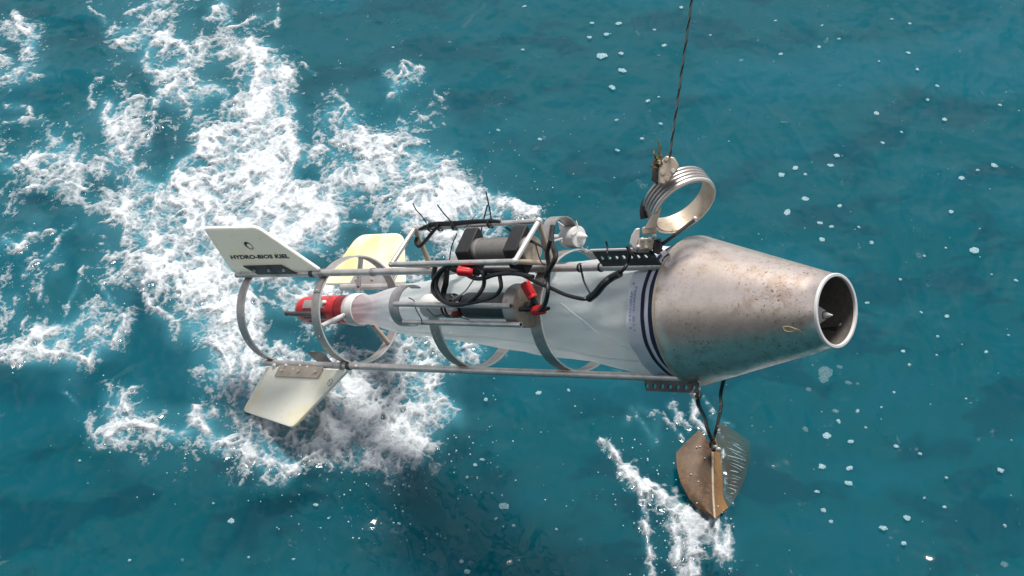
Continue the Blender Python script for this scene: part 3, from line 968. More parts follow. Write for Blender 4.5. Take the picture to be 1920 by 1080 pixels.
# round mark above it: thick ring with a pale middle
c_ = onfin(466.5, 460.5, qA, nA)
ea = unit(onfin(476, 465.5, qA, nA) - c_); eb = np.cross(nA, ea)
b = MB()
R1 = np.linalg.norm(onfin(475.5, 466, qA, nA) - c_); n_ = 28
vs = []; fs = []
for k in range(n_):
    t = 2 * math.pi * k / n_
    d1 = ea * math.cos(t) * R1 + eb * math.sin(t) * R1 * .95
    d2 = ea * (math.cos(t) * .62 + .20) * R1 + eb * (math.sin(t) * .66 - .0) * R1
    vs += [c_ + d1 + nA * .0006, c_ + d2 + nA * .0006]
for k in range(n_):
    k2 = (k + 1) % n_; fs.append((2 * k, 2 * k2, 2 * k2 + 1, 2 * k + 1))
b.add(vs, fs); b.build('emblem', M['ink'], fA, smooth=False, fix=False)
# faint round mark on the lower fin
c_ = onfin(619, 717, qC, nC)
b = MB(); b.band(c_ + nC * .0005, nC, .0135, .0008, .0012, e1=AX, seg=32)
b.tube([c_ - unit(AX + rad(157)) * .012 + nC * .0006, c_ + unit(AX + rad(157)) * .012 + nC * .0006], .0006, 6)
b.build('round_mark', M['ink'], fC)


# ---- perforated towing plates
def perf_plate(p00, p10, p01, ncol, n, th, mat, parent, skew0=0.0, skew1=0.0, nrow=1, hole=.36):
    """p00->p10 along, p00->p01 up; a row of round holes cut through"""
    ex = (p10 - p00) / ncol; ey = (p01 - p00)
    b = MB()
    for side in (0, 1):
        off = n * th * side
        for k in range(ncol):
            o = p00 + ex * k + off
            r = min(np.linalg.norm(ex), np.linalg.norm(ey)) * hole
            c = o + ex * .5 + ey * .55
            hx, hy = unit(ex), unit(ey)
            sq = []
            for (a_, b_) in ((1, .55), (1, 1), (.5, 1), (0, 1), (0, .55), (0, 0), (.5, 0), (1, 0)):
                sk = 0
                if k == 0 and a_ == 0: sk = skew0 * b_
                if k == ncol - 1 and a_ == 1: sk = skew1 * b_
                sq.append(o + ex * (a_ + sk) + ey * b_)
            oc = [c + r * (math.cos(t) * hx + math.sin(t) * hy) for t in (0, math.pi / 4, math.pi / 2, 3 * math.pi / 4, math.pi, 5 * math.pi / 4, 3 * math.pi / 2, 7 * math.pi / 4)]
            b.add(sq + oc, [(i, (i + 1) % 8, 8 + (i + 1) % 8, 8 + i) for i in range(8)])
            if side == 0:
                b.add(oc + [p + n * th for p in oc], [(i, (i + 1) % 8, 8 + (i + 1) % 8, 8 + i) for i in range(8)])
    # outer rim
    q = [p00, p10, p10 + ey + ex * skew1, p01 + ex * skew0]
    b.add(q + [p + n * th for p in q], [(i, (i + 1) % 4, 4 + (i + 1) % 4, 4 + i) for i in range(4)])
    return b.build('towing_plate', mat, parent, smooth=False)


pa0, pa1 = on(1135, PHA, RT), on(1244, PHA, RT)
dA = rad(PHA - 14)
nP = unit(np.cross(AX, dA)); nP = nP if nP @ (CAMP - O0) > 0 else -nP
pA = perf_plate(L(pa0, PHA, RT + .010), L(pa1, PHA, RT + .010), L(pa0, PHA, RT + .010) + dA * .058, 8, nP, .006, M['plate'], smp, -.5, -.9, hole=.26)
b = MB(); b.tube([L(pa0, PHA, RT + .010) + dA * .059 - AX * .02 + nP * .003, L(pa1, PHA, RT + .010) + dA * .059 - AX * .05 + nP * .003], .0042, 8)
b.build('plate_edge', M['bright'], pA)
pc0, pc1 = on(1210, PHC, RT), on(1312, PHC, RT)
dC = rad(PHC + 5); nQ = unit(np.cross(AX, dC)); nQ = nQ if nQ @ (CAMP - O0) > 0 else -nQ
perf_plate(L(pc0, PHC, RT + .010), L(pc1, PHC, RT + .010), L(pc0, PHC, RT + .010) + dC * .034, 7, nQ, .006, M['plate'], smp, .45, .1, hole=.26)

# ---- nose cone
SB, RB, SF, RF = 1.572, .229, 2.051, .1054
prof = []
for i in range(13):
    t = i / 12
    prof.append((SB + (SF - SB) * t, RB + (RF - RB) * t + .000 * math.sin(math.pi * t) ** .8))
prof_o = [(SB - .006, RB - .008), (SB - .004, RB - .002)] + prof
b = MB(); b.lathe(prof_o + [(SF + .003, RF + .001), (SF + .005, RF - .002)], O0, AX, 112, wob=lambda s, t: .002 * math.sin(3 * t + 1) + .0012 * math.sin(7 * t + 9 * s))
cone = b.build('nose_cone', M['cone'], smp, angle=50)
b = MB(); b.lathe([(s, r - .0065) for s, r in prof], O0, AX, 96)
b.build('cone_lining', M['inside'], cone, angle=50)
b = MB(); b.band(L(SF + .002), AX, RF + .0026, .010, .0105, e1=E1, seg=96)
b.build('cone_rim', M['white'], cone, bevel=.002)
b = MB(); b.band(L(SB - .004), AX, RB + .0005, .010, .007, e1=E1, seg=96)
b.build('cone_rear_edge', M['tan'], cone)
# dark bar and wing nut inside the mouth
w1_ = hit(1545, 618, L(1.93), AX); w2_ = hit(1570, 617, L(1.99), AX)
b = MB(); b.tube([w1_ - AX * .12, w1_, w2_], .008, 12); b.build('cross_bar', M['blackmat'], cone)
b = MB(); c0 = hit(1577, 616, L(2.0), AX)
b.tube([c0 - AX * .02, c0 + AX * .012], .0055, 10); b.ball(c0 + UP * .010, .006, sc=(1, 1, 1.3)); b.ball(c0 - UP * .010 - NR * .002, .0055)
b.tube([c0, hit(1583, 626, L(2.0), AX)], .0022, 8)
b.build('wing_nut', M['bright'], cone)
b = MB(); c1 = hit(1596, 627, L(2.045), AX)
b.ball(c1, .010, sc=(.8, .8, 1.1)); b.ball(c1 + UP * .012 - NR * .002, .007)
b.build('rim_bolt', M['tan'], cone)

# pale chalk scrawl on the cone's side
def on_cone(x, y):
    d = c2w(np.array([(x - 960) / FPX, (y - 540) / FPX, 1.0])); lo, hi = 4.2, 5.6
    for i in range(400):
        p = CAMP + d * (lo + (hi - lo) * i / 400); q = p - O0; s_ = q @ AX
        if SB < s_ < SF and np.linalg.norm(q - AX * s_) < np.interp(s_, [p_[0] for p_ in prof], [p_[1] for p_ in prof]) + .0025: return p
    return p


for ps in (((1469, 613), (1478, 612), (1490, 616), (1500, 620), (1511, 628)), ((1468, 613), (1472, 620), (1484, 622), (1492, 617)), ((1488, 625), (1496, 617), (1498, 622))):
    b = MB(); b.tube(smoothline([on_cone(*p) for p in ps], 4), .0011, 5); b.build('chalk_scrawl', plain('chalk', (.62, .52, .30), .8), cone)

# ------------------------------------------------------------------ upper cage on the top tube (welded to it: parts)
def TA_(px, up=0.0, near=0.0, dz=0.0):
    s = on(px, PHA, RT)
    return L(s, PHA, RT) + UP * up + NR * near


rf_, ff_ = TA_(806, .018, -.004), TA_(1034, .016, -.004)        # far base corners
rn_, fn_ = TA_(806, .020, .176), TA_(1034, .020, .168)          # near base corners
ra_, fa_ = TA_(806, .142, .070), TA_(1034, .148, .058)          # apexes
cage = []
for p, q, m in ((ra_, fa_, 'steel'), (rn_, fn_, 'steel'), (rf_, ff_, 'steel'), (ra_, rn_, 'steel'), (ra_, rf_, 'tan'),
                (fa_, fn_, 'bright'), (fa_, ff_, 'tan'), (rn_, rf_, 'tan'), (fn_, ff_, 'tan')):
    b = MB(); d = unit(q - p)
    b.tube([p - d * .006, (p + q) / 2, q + d * .006], .0088, 14); b.build('cage_bar', M[m], smp)
for p in (fn_, fa_, ff_):
    b = MB(); b.ball(p, .013, sc=(1, .9, 1)); b.build('weld_bead', M['bright'], smp)

# instrument lying in the upper cage
ci = (fn_ + ff_) / 2 + UP * .042 - AX * .010
cr_ = ci - AX * (on(985) - on(873))
ins = thing('sensor_housing', (ci + cr_) / 2, 'grey cylindrical instrument held by two black diamond blocks in upper cage', 'instrument')
b = MB(); b.lathe([(0, .0), (0, .030), (.004, .038), (.012, .0405), (np.linalg.norm(ci - cr_) - .01, .0405), (np.linalg.norm(ci - cr_) - .004, .0405), (np.linalg.norm(ci - cr_) - .004, .0)], cr_, AX, 40)
b.build('cylinder_body', M['housing'], ins)
b = MB(); b.lathe([(-.006, .0), (-.006, .042), (.001, .0435), (.006, .0425), (.006, 0)], ci, AX, 48)
b.build('end_cap', M['tan'], ins)
b = MB(); b.band(cr_ + AX * .07, AX, .0415, .012, .003, e1=UP, seg=40); b.build('clamp_band', M['strap'], ins)
for px_ in (893, 978):
    cc = cr_ + AX * (on(px_) - on(873) - .03)
    b = MB(); hh = .086
    dv = [cc + UP * (hh * .88), cc + UP * (hh * .80) + NR * .008, cc + NR * hh * .62 + UP * -.004, cc + NR * hh * .45 - UP * .03, cc - UP * hh * .98, cc - NR * hh * .35 - UP * .045, cc - NR * hh * .50 + UP * .01, cc + UP * (hh * .80) - NR * .008]
    b.prism([p - AX * .030 for p in dv], AX * .060)
    b.build('holder_block', M['blackmat'], ins, bevel=.003)

# ------------------------------------------------------------------ lower instrument cage on the near side
def near_pt(x, y, r=.25, phi=90):
    return hit(x, y, L(0, phi, r), rad(phi))


cf = near_pt(992, 573, .215); s_cf = (cf - O0) @ AX; off = cf - O0 - AX * s_cf
ct = O0 + off                                    # cage axis line
sr = on(790) ; s_rear = s_cf - (on(1090) - on(888))


def CG(s, du=0.0, dn=0.0): return ct + AX * s + UP * du + NR * dn


Rc = .071
b = MB(); b.band(CG(s_cf - .026), AX, Rc, .050, .004, e1=UP, seg=64); h1 = b.build('instrument_hoop', M['strap'], smp)
b = MB(); b.band(CG(s_cf - .56), AX, Rc, .046, .004, e1=UP, seg=64, t0=-30 * SGN, t1=200 * SGN); b.build('instrument_hoop', M['strap'], smp)
b = MB(); b.lathe([(-.004, 0), (-.004, Rc - .006), (.0, Rc - .002), (.002, Rc - .006), (.002, 0)], CG(s_cf), AX, 56)
b.build('end_plate', M['tan'], smp)
for x0, y0, x1, y1, dp in ((740, 570, 958, 574, .290), (757, 603.5, 977, 609, .275)):
    p0 = near_pt(x0, y0, dp); p1 = near_pt(x1, y1, dp)
    b = MB(); b.tube([p0, (p0 + p1) / 2, p1], .0088, 16, hollow=.7); b.build('cage_bar', M['steel'], smp)
# cylinder
ins2 = thing('battery_housing', CG(s_cf - .2), 'dark grey cylindrical instrument in the lower cage with beige end plate in front', 'instrument')
b = MB(); b.lathe([(-.005, 0), (-.005, .034), (.006, .043), (.245, .0435), (.245, 0)], CG(s_cf - .275), AX, 44); b.build('cylinder_body', M['housing2'], ins2)
b = MB(); b.lathe([(0, 0), (0, .026), (.01, .034), (.05, .036), (.05, 0)], CG(s_cf - .335), AX, 36); b.build('connector_collar', M['blackmat'], ins2)
b = MB(); b.ball(CG(s_cf - .30, -.012, .035), .014, sc=(1.2, .8, .8)); b.ball(CG(s_cf - .285, .006, .038), .009); b.build('locking_nut', M['bright'], ins2)
b = MB(); b.ball(CG(s_cf - .295, -.028, .030), .016, sc=(1.3, .8, .8)); b.build('red_sleeve', M['darkred'], ins2)
b = MB(); b.lathe([(0, 0), (0, .036), (.006, .040), (.10, .040), (.106, .036), (.106, 0)], CG(s_cf - .47), AX, 36); b.build('white_float', M['grey'] if False else M['white'], ins2)
for ds in (-.36, -.345):
    b = MB(); b.band(CG(s_cf + ds), AX, .041, .008, .003, e1=UP, seg=36); b.build('strap', M['black'], ins2)
# connector in the middle of the end plate
cc = CG(s_cf + .006, -.004, .012)
b = MB(); b.lathe([(0, .0), (0, .017), (.010, .017), (.012, .011), (.030, .010), (.030, 0)], cc, AX, 20); b.build('socket', M['housing2'], ins2)
b = MB(); b.lathe([(0, .0), (0, .007), (.045, .006), (.045, 0)], cc + AX * .02, AX, 14); b.build('pin', M['bright'], ins2)


# ------------------------------------------------------------------ cables
def z_near(x, extra=0.0):
    return depth(L(on(x, 90, .215), 90, .215)) - extra


def cable(name, pts, r, mat, label, cat='cable', group=None, dz=0.0, n=7, parent=None, jitter=.012):
    P3 = []
    rnd = random.Random(len(pts) * 13 + int(pts[0][0]))
    for i, p in enumerate(pts):
        z = z_near(p[0]) - .11 - dz - (p[2] if len(p) > 2 else 0) + rnd.uniform(-jitter, jitter)
        P3.append(PX(p[0], p[1], z))
    b = MB(); b.tube(smoothline(P3, n), r, 9)
    o = b.build(name, mat, parent)
    if parent is None: tag(o, label, cat, group)
    return o


cable('coiled_cable', [(1000, 519), (962, 513), (930, 515), (905, 522), (884, 520), (850, 499), (828, 506), (813, 527), (812, 546), (824, 560), (842, 570),
                       (868, 571), (893, 556), (907, 535), (905, 512), (894, 498), (868, 492), (842, 497), (824, 515), (818, 538), (830, 562), (852, 571),
                       (892, 566), (925, 556), (939, 540), (937, 518)], .0068, M['black'],
      'black cable looped in a loose coil in front of the lower instrument', dz=.05)
cable('coiled_cable', [(845, 500), (862, 494), (884, 495), (900, 508), (914, 517), (938, 512), (960, 511), (978, 515), (1004, 528), (1035, 541), (1062, 553), (1090, 560), (1104, 560)], .0062, M['black'],
      'black cable running from the coil right to the taped bundle')
cable('taped_bundle', [(1104, 560, .0), (1118, 549), (1132, 532), (1146, 521), (1162, 513)], .0120, M['black'],
      'thick black taped cable bundle sagging in front of the net', 'cable bundle')
cable('signal_wire', [(1160, 513), (1170, 504), (1177, 492), (1181, 477), (1178, 468)], .0055, M['black'],
      'thin black wire from the taped bundle up to the towing plate')
cable('signal_wire', [(1088, 496, .02), (1091, 512), (1096, 530), (1107, 551)], .0032, M['black'], 'thinnest black wire hanging from the top tube to the taped bundle')
cable('power_cable', [(1032, 450), (1026, 475), (1029, 500), (1027, 525), (1027, 548), (1022, 570), (1012, 583)], .0072, M['black'],
      'black cable dropping past the front cage corner into the red plug')
cable('power_cable', [(1036, 424, -.1), (1034, 450, -.05), (1042, 480), (1030, 505), (1024, 520)], .0085, M['black'], 'black cable tied down behind the front cage triangle')
cable('black_rope', [(840, 498), (858, 507), (880, 503), (905, 507), (930, 507), (955, 508), (975, 512)], .010, M['black'], 'short thick black rope lying under the near cage bar', 'rope')
cable('black_rope', [(816, 500), (813, 520), (820, 545), (826, 562)], .0085, M['black'], 'short black rope hanging at the left of the cable coil', 'rope')
cable('black_rope', [(838, 505), (836, 530), (832, 550), (842, 566)], .010, M['black'], 'short thick black rope inside the cable coil', 'rope')
cable('loose_thread', [(898, 510), (884, 530), (870, 548), (848, 562)], .0022, M['grey'], 'thin grey thread crossing the cable coil', 'thread')
cable('loose_thread', [(766, 558), (776, 564), (780, 580), (790, 598), (791, 607)], .0018, M['black'], 'thin black thread wrapped behind the rear lower hoop', 'thread')
cable('loose_thread', [(800, 578), (815, 592), (830, 590), (852, 592), (870, 597), (880, 600)], .0018, M['black'], 'thin black thread under the lower dark instrument', 'thread')

# wrapping along the apex bar of the upper cage, with its tie tails
def AB(px, dy=0.0, ex_=0.0):
    ln = unit(fa_ - ra_); k = (px - 960) / FPX
    Pw = ra_ - CAMP; pc = np.array([Pw @ CX, Pw @ CD, Pw @ CF]); lc = np.array([ln @ CX, ln @ CD, ln @ CF])
    t = (k * pc[2] - pc[0]) / (lc[0] - k * lc[2])
    p = ra_ + ln * t
    z = depth(p)
    return p - CD * (dy / FPX * z) - CF * (.012 + ex_)


wrap = thing('wire_wrapping', AB(850), 'black cable strapped along the top bar of the upper cage with loose tie ends', 'cable')
b = MB()
for k in range(3):
    b.tube(smoothline([AB(787 + 4 * k, -2 + 2 * k), AB(815, 4 + 1.6 * k), AB(850, 3.0 + 2 * k), AB(890, 5 + 1.2 * k), AB(925, 4 + .8 * k), AB(938, 3)], 6), .0052, 8)
b.build('cable_bundle', M['black'], wrap)
b = MB(); b.tube(smoothline([AB(783, -16), AB(780, -26), AB(787, -34), AB(800, -22), AB(812, -8), AB(822, 2)], 6), .0062, 8); b.build('cable_end', M['black'], wrap)
for px_ in (808, 826, 853, 920):
    b = MB(); lnb = unit(fa_ - ra_); e_ = unit(UP - (UP @ lnb) * lnb)
    b.band(AB(px_, 1) + CF * .010, lnb, .0165, .008, .003, e1=e_, seg=24); b.build('tie_band', M['black'], wrap)
for pts, r in ((((800, 419), (790, 404), (780, 393), (774, 381)), .0020), (((852, 428), (846, 416), (832, 400), (820, 384)), .0022), (((868, 431), (880, 418), (892, 402)), .0014),
               (((922, 425), (920, 404), (916, 382), (911, 359)), .0026), (((897, 492), (898, 460), (905, 420), (914, 384)), .0026), (((842, 492), (847, 462), (857, 438)), .0020)):
    zz = depth(AB(860)) - .02
    b = MB(); b.tube(smoothline([PX(x, y, zz - .0009 * (x - 860)) for x, y in pts], 5), [r] * (5 * (len(pts) - 1) + 1), 6); b.build('tie_tail', M['black'], wrap)
cable('guy_cord', [(950, 427, -.12), (963, 436, -.1), (985, 447, -.06), (1016, 462, -.02), (1024, 470)], .0045, M['black'], 'black cord from the top bar down to the front cage corner', 'cord')
cable('guy_cord', [(1004, 455, -.1), (1008, 472, -.05), (1014, 490), (1022, 497)], .0022, M['black'], 'thin black cord hanging beside the front cage disc', 'cord')
cable('guy_cord', [(1136, 452, .03), (1139, 462, .03), (1138, 476, .03)], .0028, M['black'], 'short black stub standing above the towing plate', 'cord')
for x in (1088, 1127):
    b = MB(); c = L(on(x, PHA, RT), PHA, RT); b.band(c, AX, .0150, .006, .003, e1=UP, seg=24)
    tag(b.build('cable_tie', M['black']), 'black cable tie round the top tube, ' + ('left of the pair' if x < 1100 else 'right one by the towing plate'), 'cable tie', 'cable ties on the top tube')


def plug(p0, p1, r, label, tail=None, name='connector_plug'):
    ax = unit(p1 - p0); ln = np.linalg.norm(p1 - p0)
    t = thing(name, p0, label, 'connector', 'red connector plugs')
    b = MB(); seg = 36
    e1 = unit(UP - (UP @ ax) * ax); e2 = np.cross(ax, e1)
    vs = []; rows = [(0, .0), (0, .80), (.06, .95), (.12, 1), (.80, 1), (.84, .92), (.90, 1.02), (1.0, 1.0), (1.0, .55), (.9, .5), (.9, .0)]
    for f, q in rows:
        for k in range(seg):
            a_ = 2 * math.pi * k / seg
            w = 1 - (.10 if (k % 6) < 2 and .1 < f < .82 else 0)
            vs.append(p0 + ax * ln * f + r * q * w * (math.cos(a_) * e1 + math.sin(a_) * e2))
    fs = [(j * seg + k, j * seg + (k + 1) % seg, (j + 1) * seg + (k + 1) % seg, (j + 1) * seg + k) for j in range(len(rows) - 1) for k in range(seg)]
    b.add(vs, fs); b.build('grip_sleeve', M['red'], t)
    b = MB(); b.tube([p1 - ax * .01, p1 + ax * .03], [r * .5, r * .38], 12); b.build('boot', M['black'], t)
    return t


za = z_near(872) - .175
plug(PX(858, 508, za), PX(888, 510.5, za - .012), .0155, 'red plug lying level above the cable coil')
za = z_near(990) - .075
plug(PX(983, 529, za), PX(999, 558, za - .004), .0165, 'red plug standing upright in front of the beige end plate')
plug(PX(1000, 583, za + .01), PX(1018, 580, za - .03), .0160, 'red plug pointing right below the upright one')
b = MB(); b.tube([PX(974, 580, za + .02), PX(998, 579, za)], .008, 12); tag(b.build('connector_pin', M['black']), 'short black rod between end plate socket and lowest red plug', 'connector')
b = MB(); b.tube([PX(1000, 558, za), PX(998, 575, za + .01)], .009, 10); tag(b.build('cable_boot', M['black']), 'short black boot hanging under the upright red plug', 'connector')

# ------------------------------------------------------------------ flow meter in its strap hoop, on the third hoop
c_h = PX(1060, 441, depth(L(1.06, 18, .26)))
hoop = []
pts_h = [(1044, 487), (1040, 470), (1036, 450), (1036.5, 434), (1041, 418), (1049, 408), (1060, 405), (1071, 409), (1079, 419), (1083.5, 432), (1085, 446), (1087, 462)]
zf = depth(L(1.0853, 10, .25))
P3 = smoothline([hit(x, y, L(1.080), AX) for x, y in pts_h], 5)
b = MB(); vs = []; cN = np.mean(P3, axis=0)
for p in P3:
    o = unit((p - cN) - ((p - cN) @ AX) * AX) * .0035
    vs += [p - AX * .050, p, p - o, p - o - AX * .050]
fs = []
for i in range(len(P3) - 1):
    for k in range(4):
        fs.append((4 * i + k, 4 * i + 4 + k, 4 * i + 4 + (k + 1) % 4, 4 * i + (k + 1) % 4))
fs += [(0, 1, 2, 3), (len(vs) - 4, len(vs) - 1, len(vs) - 2, len(vs) - 3)]
b.add(vs, fs); b.build('meter_hoop', M['strap'], smp)


def flowmeter(tip, tail, label, scale=1.0):
    ax = unit(tip - tail); ln = np.linalg.norm(tip - tail)
    t = thing('flow_meter', tail, label, 'flow meter', 'white flow meters')
    e1 = unit(UP - (UP @ ax) * ax); e2 = np.cross(ax, e1)
    b = MB(); b.lathe([(0, 0), (0, .25), (.10, .62), (.30, .92), (.62, .92), (.66, .80), (.66, 0)], np.zeros(3), np.array([1.0, 0, 0]), 32)
    R = .034 * scale
    b = MB(); b.lathe([(ln * f, R * q) for f, q in ((0, 0), (0, .3), (.08, .55), (.22, .95), (.60, 1.0), (.70, .98), (.72, .62), (.72, 0))], tail, ax, 36)
    b.build('shell', M['white'], t)
    b = MB(); b.lathe([(ln * f, R * q) for f, q in ((.72, 0), (.72, .40), (.76, .42), (.90, .26), (1.0, .06), (1.0, 0))], tail, ax, 28)
    b.build('nose', M['white'], t)
    for k, a_ in enumerate((12,)):
        d = math.cos(math.radians(a_)) * e1 + math.sin(math.radians(a_)) * e2
        n = np.cross(ax, d)
        for f0, f1, f2 in ((.04, .30, .02), (.52, .74, .70)):
            b = MB(); b.prism([tail + ax * ln * f0 + d * R * .7, tail + ax * ln * f1 + d * R * .9, tail + ax * ln * f2 + d * R * 1.5], n * .003)
            b.build('vane', M['white'], t, bevel=.0006)
    b = MB(); b.lathe([(ln * f, R * q) for f, q in ((-.28, 0), (-.28, .30), (0, .26), (0, 0))], tail, ax, 16); b.build('tail_rod', M['bright'], t)
    b = MB(); b.lathe([(ln * f, R * q) for f, q in ((-.56, 0), (-.56, .42), (-.30, .38), (-.28, 0))], tail, ax, 18); b.build('tail_cap', M['red'], t)
    return t


ztip = hit(1101, 443, L(1.085 + .035), AX)
ztail = ztip - AX * .118
zc_ = ztip
flowmeter(ztip, ztail, 'white flow meter mounted in the strap hoop above the frame', 1.05)
for a_, b2 in (((1072, 441), (1084, 433)), ((1038, 452), (1054, 447)), ((1090, 462), (1100, 472))):
    b = MB(); b.tube([hit(*a_, L(1.09), AX), hit(*b2, L(1.084), AX)], .003, 8); b.build('meter_stay', M['bright'], smp)
for c_, s_ in (((1099, 470), .007), ((1052, 452), .006)):
    b = MB(); b.ball(hit(*c_, L(1.08), AX), s_); b.build('meter_screw', M['bright'], smp)
# flow meter inside the nose
ftip = hit(1562, 591, L(2.035), AX)
fm = thing('flow_meter', ftip - AX * .1, 'white pointed flow meter inside the mouth of the nose cone', 'flow meter', 'white flow meters')
b = MB(); b.lathe([(-.20, 0), (-.20, .048), (-.10, .047), (-.075, .040), (-.030, .0150), (-.030, 0)], ftip, AX, 36); b.build('shell', M['white'], fm)
b = MB(); b.lathe([(-.030, 0), (-.030, .0095), (-.020, .0085), (-.002, .0015), (0, 0)], ftip, AX, 24); b.build('nose', M['white'], fm)
b = MB(); b.band(ftip - AX * .030, AX, .0128, .004, .003, e1=UP, seg=24); b.build('nose_collar', M['housing2'], fm)

# ------------------------------------------------------------------ net
net = thing('plankton_net', L(.7), 'pale translucent conical plankton net bag inside the frame', 'net')
st_ = [(.05, .052, 0), (.10, .058, 0), (.18, .076, .000), (.30, .095, -.002), (.45, .112, .001), (.617, .130, .002), (.80, .141, .006), (1.0, .152, .008), (1.12, .157, .008),
       (1.26, .172, -.003), (1.40, .190, -.006), (1.48, .199, -.002), (1.56, .211, 0)]
ss_ = np.array([q[0] for q in st_]); rr_ = np.array([q[1] for q in st_]); oo_ = np.array([q[2] for q in st_])


def net_pt(s, ph):
    r = np.interp(s, ss_, rr_); o = np.interp(s, ss_, oo_)
    t = math.radians(ph)
    lo = math.exp(-((ph % 360 - 178) / 26) ** 2)
    w = .012 * lo * math.sin((s - .9) * 4.5) * (s > .3) + .0045 * math.sin(3 * t + 5 * s) + .0045 * math.sin(7 * t - 9 * s + 1) + .0018 * math.sin(17 * t + 20 * s)
    if s < .25 or s > 1.45: w *= .3
    return L(s, ph, r + w) + UP * o


def net_patch(s0, s1, ns, mat, name, nph=96, dr=0.0):
    b = MB(); vs = []; fs = []
    for i in range(ns + 1):
        s = s0 + (s1 - s0) * i / ns
        for k in range(nph):
            p = net_pt(s, 360 * k / nph); vs.append(p + rad(360 * k / nph) * dr)
    for i in range(ns):
        for k in range(nph):
            k2 = (k + 1) % nph; fs.append((i * nph + k, i * nph + k2, (i + 1) * nph + k2, (i + 1) * nph + k))
    b.add(vs, fs); return b.build(name, mat, net, angle=180)


net_patch(.17, 1.44, 70, M['net'], 'gauze_bag')
net_patch(-.036, .172, 16, M['netend'], 'wet_gauze_end')
net_patch(1.435, 1.565, 10, M['canvas'], 'canvas_collar', dr=.001)
for s0, s1 in ((1.497, 1.513), (1.530, 1.552)):
    net_patch(s0, s1, 2, M['navy'], 'navy_stripe', dr=.0024)


def seam(path, w=.004, mat='seam'):
    b = MB(); P3 = []
    for s, ph in path: P3.append((s, ph))
    S_ = smoothline([np.array([s, ph, 0.]) for s, ph in P3], 10)
    vs = []
    for q in S_:
        c = net_pt(q[0], q[1]) + rad(q[1]) * .0012
        if len(path) > 4 or abs(path[0][1] - path[-1][1]) < 20: tw = np.cross(AX, rad(q[1]))
        else: tw = unit(np.cross(AX, rad(q[1])) + AX * .6)
        n1 = net_pt(q[0], q[1] + 1.5) + rad(q[1] + 1.5) * .0012
        vs += [c - tw * w * 1.6, c + rad(q[1]) * .001, c + tw * w * 1.6]
    b.add(vs, [f for i in range(len(S_) - 1) for f in ((3 * i, 3 * i + 1, 3 * i + 4, 3 * i + 3), (3 * i + 1, 3 * i + 2, 3 * i + 5, 3 * i + 4))])
    return b.build('seam', M['seam'], net)


seam([(.14, 132), (.35, 134), (.6, 137), (.9, 141), (1.15, 144), (1.43, 139)], .0032)
seam([(1.14, 84), (1.24, 100), (1.32, 114), (1.43, 124)], .0018)
seam([(.10, 158), (.3, 160), (.6, 163), (.9, 165), (1.2, 162), (1.43, 158)], .0022)
# printed marks on the collar
b = MB()
rp = random.Random(5)
for row in range(2):
    ph = 64.0
    while ph < 106:
        w = rp.uniform(.8, 2.2)
        if rp.random() < .82:
            c = net_pt(1.452 + .016 * row, ph) + rad(ph) * .0034
            b.box(c, AX * .0032, np.cross(AX, rad(ph)) * .0016 * w, rad(ph) * .0003)
        ph += w + .8
b.build('printed_marks', M['blueink'], net, smooth=False)
# striped strap tab sticking out by the towing plate
tb = thing('webbing_strap', PX(1245, 478, 5.1), 'navy and white striped webbing strap between towing plate and nose cone', 'strap')
zz = depth(L(1.56, 40, .21)) - .02
for (x0, y0, x1, y1, m) in ((1233, 472, 1241, 466, 'navy'), (1241, 479, 1249, 472, 'canvas'), (1246, 486, 1256, 478, 'navy')):
    a1, a2 = PX(x0, y0, zz), PX(x1, y1, zz)
    d = PX(1249, 487, zz) - PX(1237, 470, zz)
    b = MB(); b.prism([a1 - d * .22, a1 + d * .22, a2 + d * .22, a2 - d * .22], -CF * .004); b.build('webbing_band', M[m], tb, bevel=.0008)

# ------------------------------------------------------------------ cod-end bucket
cod = thing('cod_end_bucket', L(-.1), 'red plastic cod end bucket with grey mesh windows behind the net', 'bucket')
sE, sN = on(561), on(662)
ln = sN - sE
b = MB(); b.lathe([(sE + .0, .0), (sE + .002, .012), (sE + .012, .030), (sE + .030, .044), (sE + .055, .050), (sN - .11, .052), (sN - .105, .054), (sN, .055), (sN, 0)], O0, AX, 56)
b.build('bucket_body', M['red'], cod)
for p0, p1 in ((48, 84), (95, 128), (-70, -30), (150, 185)):
    b = MB(); b.band(L(sE + ln * .47), AX, .0545, ln * .40, .004, p0 * SGN, p1 * SGN, 200, e1=E1)
    wn = b.build('mesh_window', M['grey'] if p0 != 95 else M['housing2'], cod)
b = MB(); b.tube([L(sE - .012, 106, .050), L(sE + .03, 106, .057), L(sE + ln * .60, 106, .060)], [.008, .009, .011], 10); b.ball(L(sE - .015, 106, .050), .011)
b.build('latch_arm', M['plate'], cod)
b = MB(); b.band(L(sN + .006), AX, .058, .016, .006, e1=E1, seg=60); b.build('hose_clamp', M['bright'], cod)
b = MB(); b.band(L(sN + .034), AX, .061, .040, .008, e1=E1, seg=60); b.build('neck_ring', M['white'], cod, bevel=.003)
for ph in (20, 60): 
    b = MB(); b.ball(L(sN - .105, ph, .058), .009, sc=(1, 1, .7)); b.build('clip', M['white'], cod)
b = MB(); b.band(L(sN - .052), AX, .0556, .002, .002, e1=E1, seg=60); b.build('groove_ring', M['darkred'], cod)

# ------------------------------------------------------------------ towing gear
z5 = depth(L(on(1230, PHA, RT), PHA, RT + .06))
bl = thing('lower_clamp', PX(1212, 450, z5), 'stained steel clamp block bolted to the towing plate, below the ring', 'clamp')


def qpoly(pts, z, th, mat, name, parent, bev=.002, tilt=(0, 0)):
    P = [PX(x, y, z + tilt[0] * (x - pts[0][0]) + tilt[1] * (y - pts[0][1])) for x, y in pts]
    b = MB(); b.prism(P, -CF * th); return b.build(name, M[mat], parent, bevel=bev)


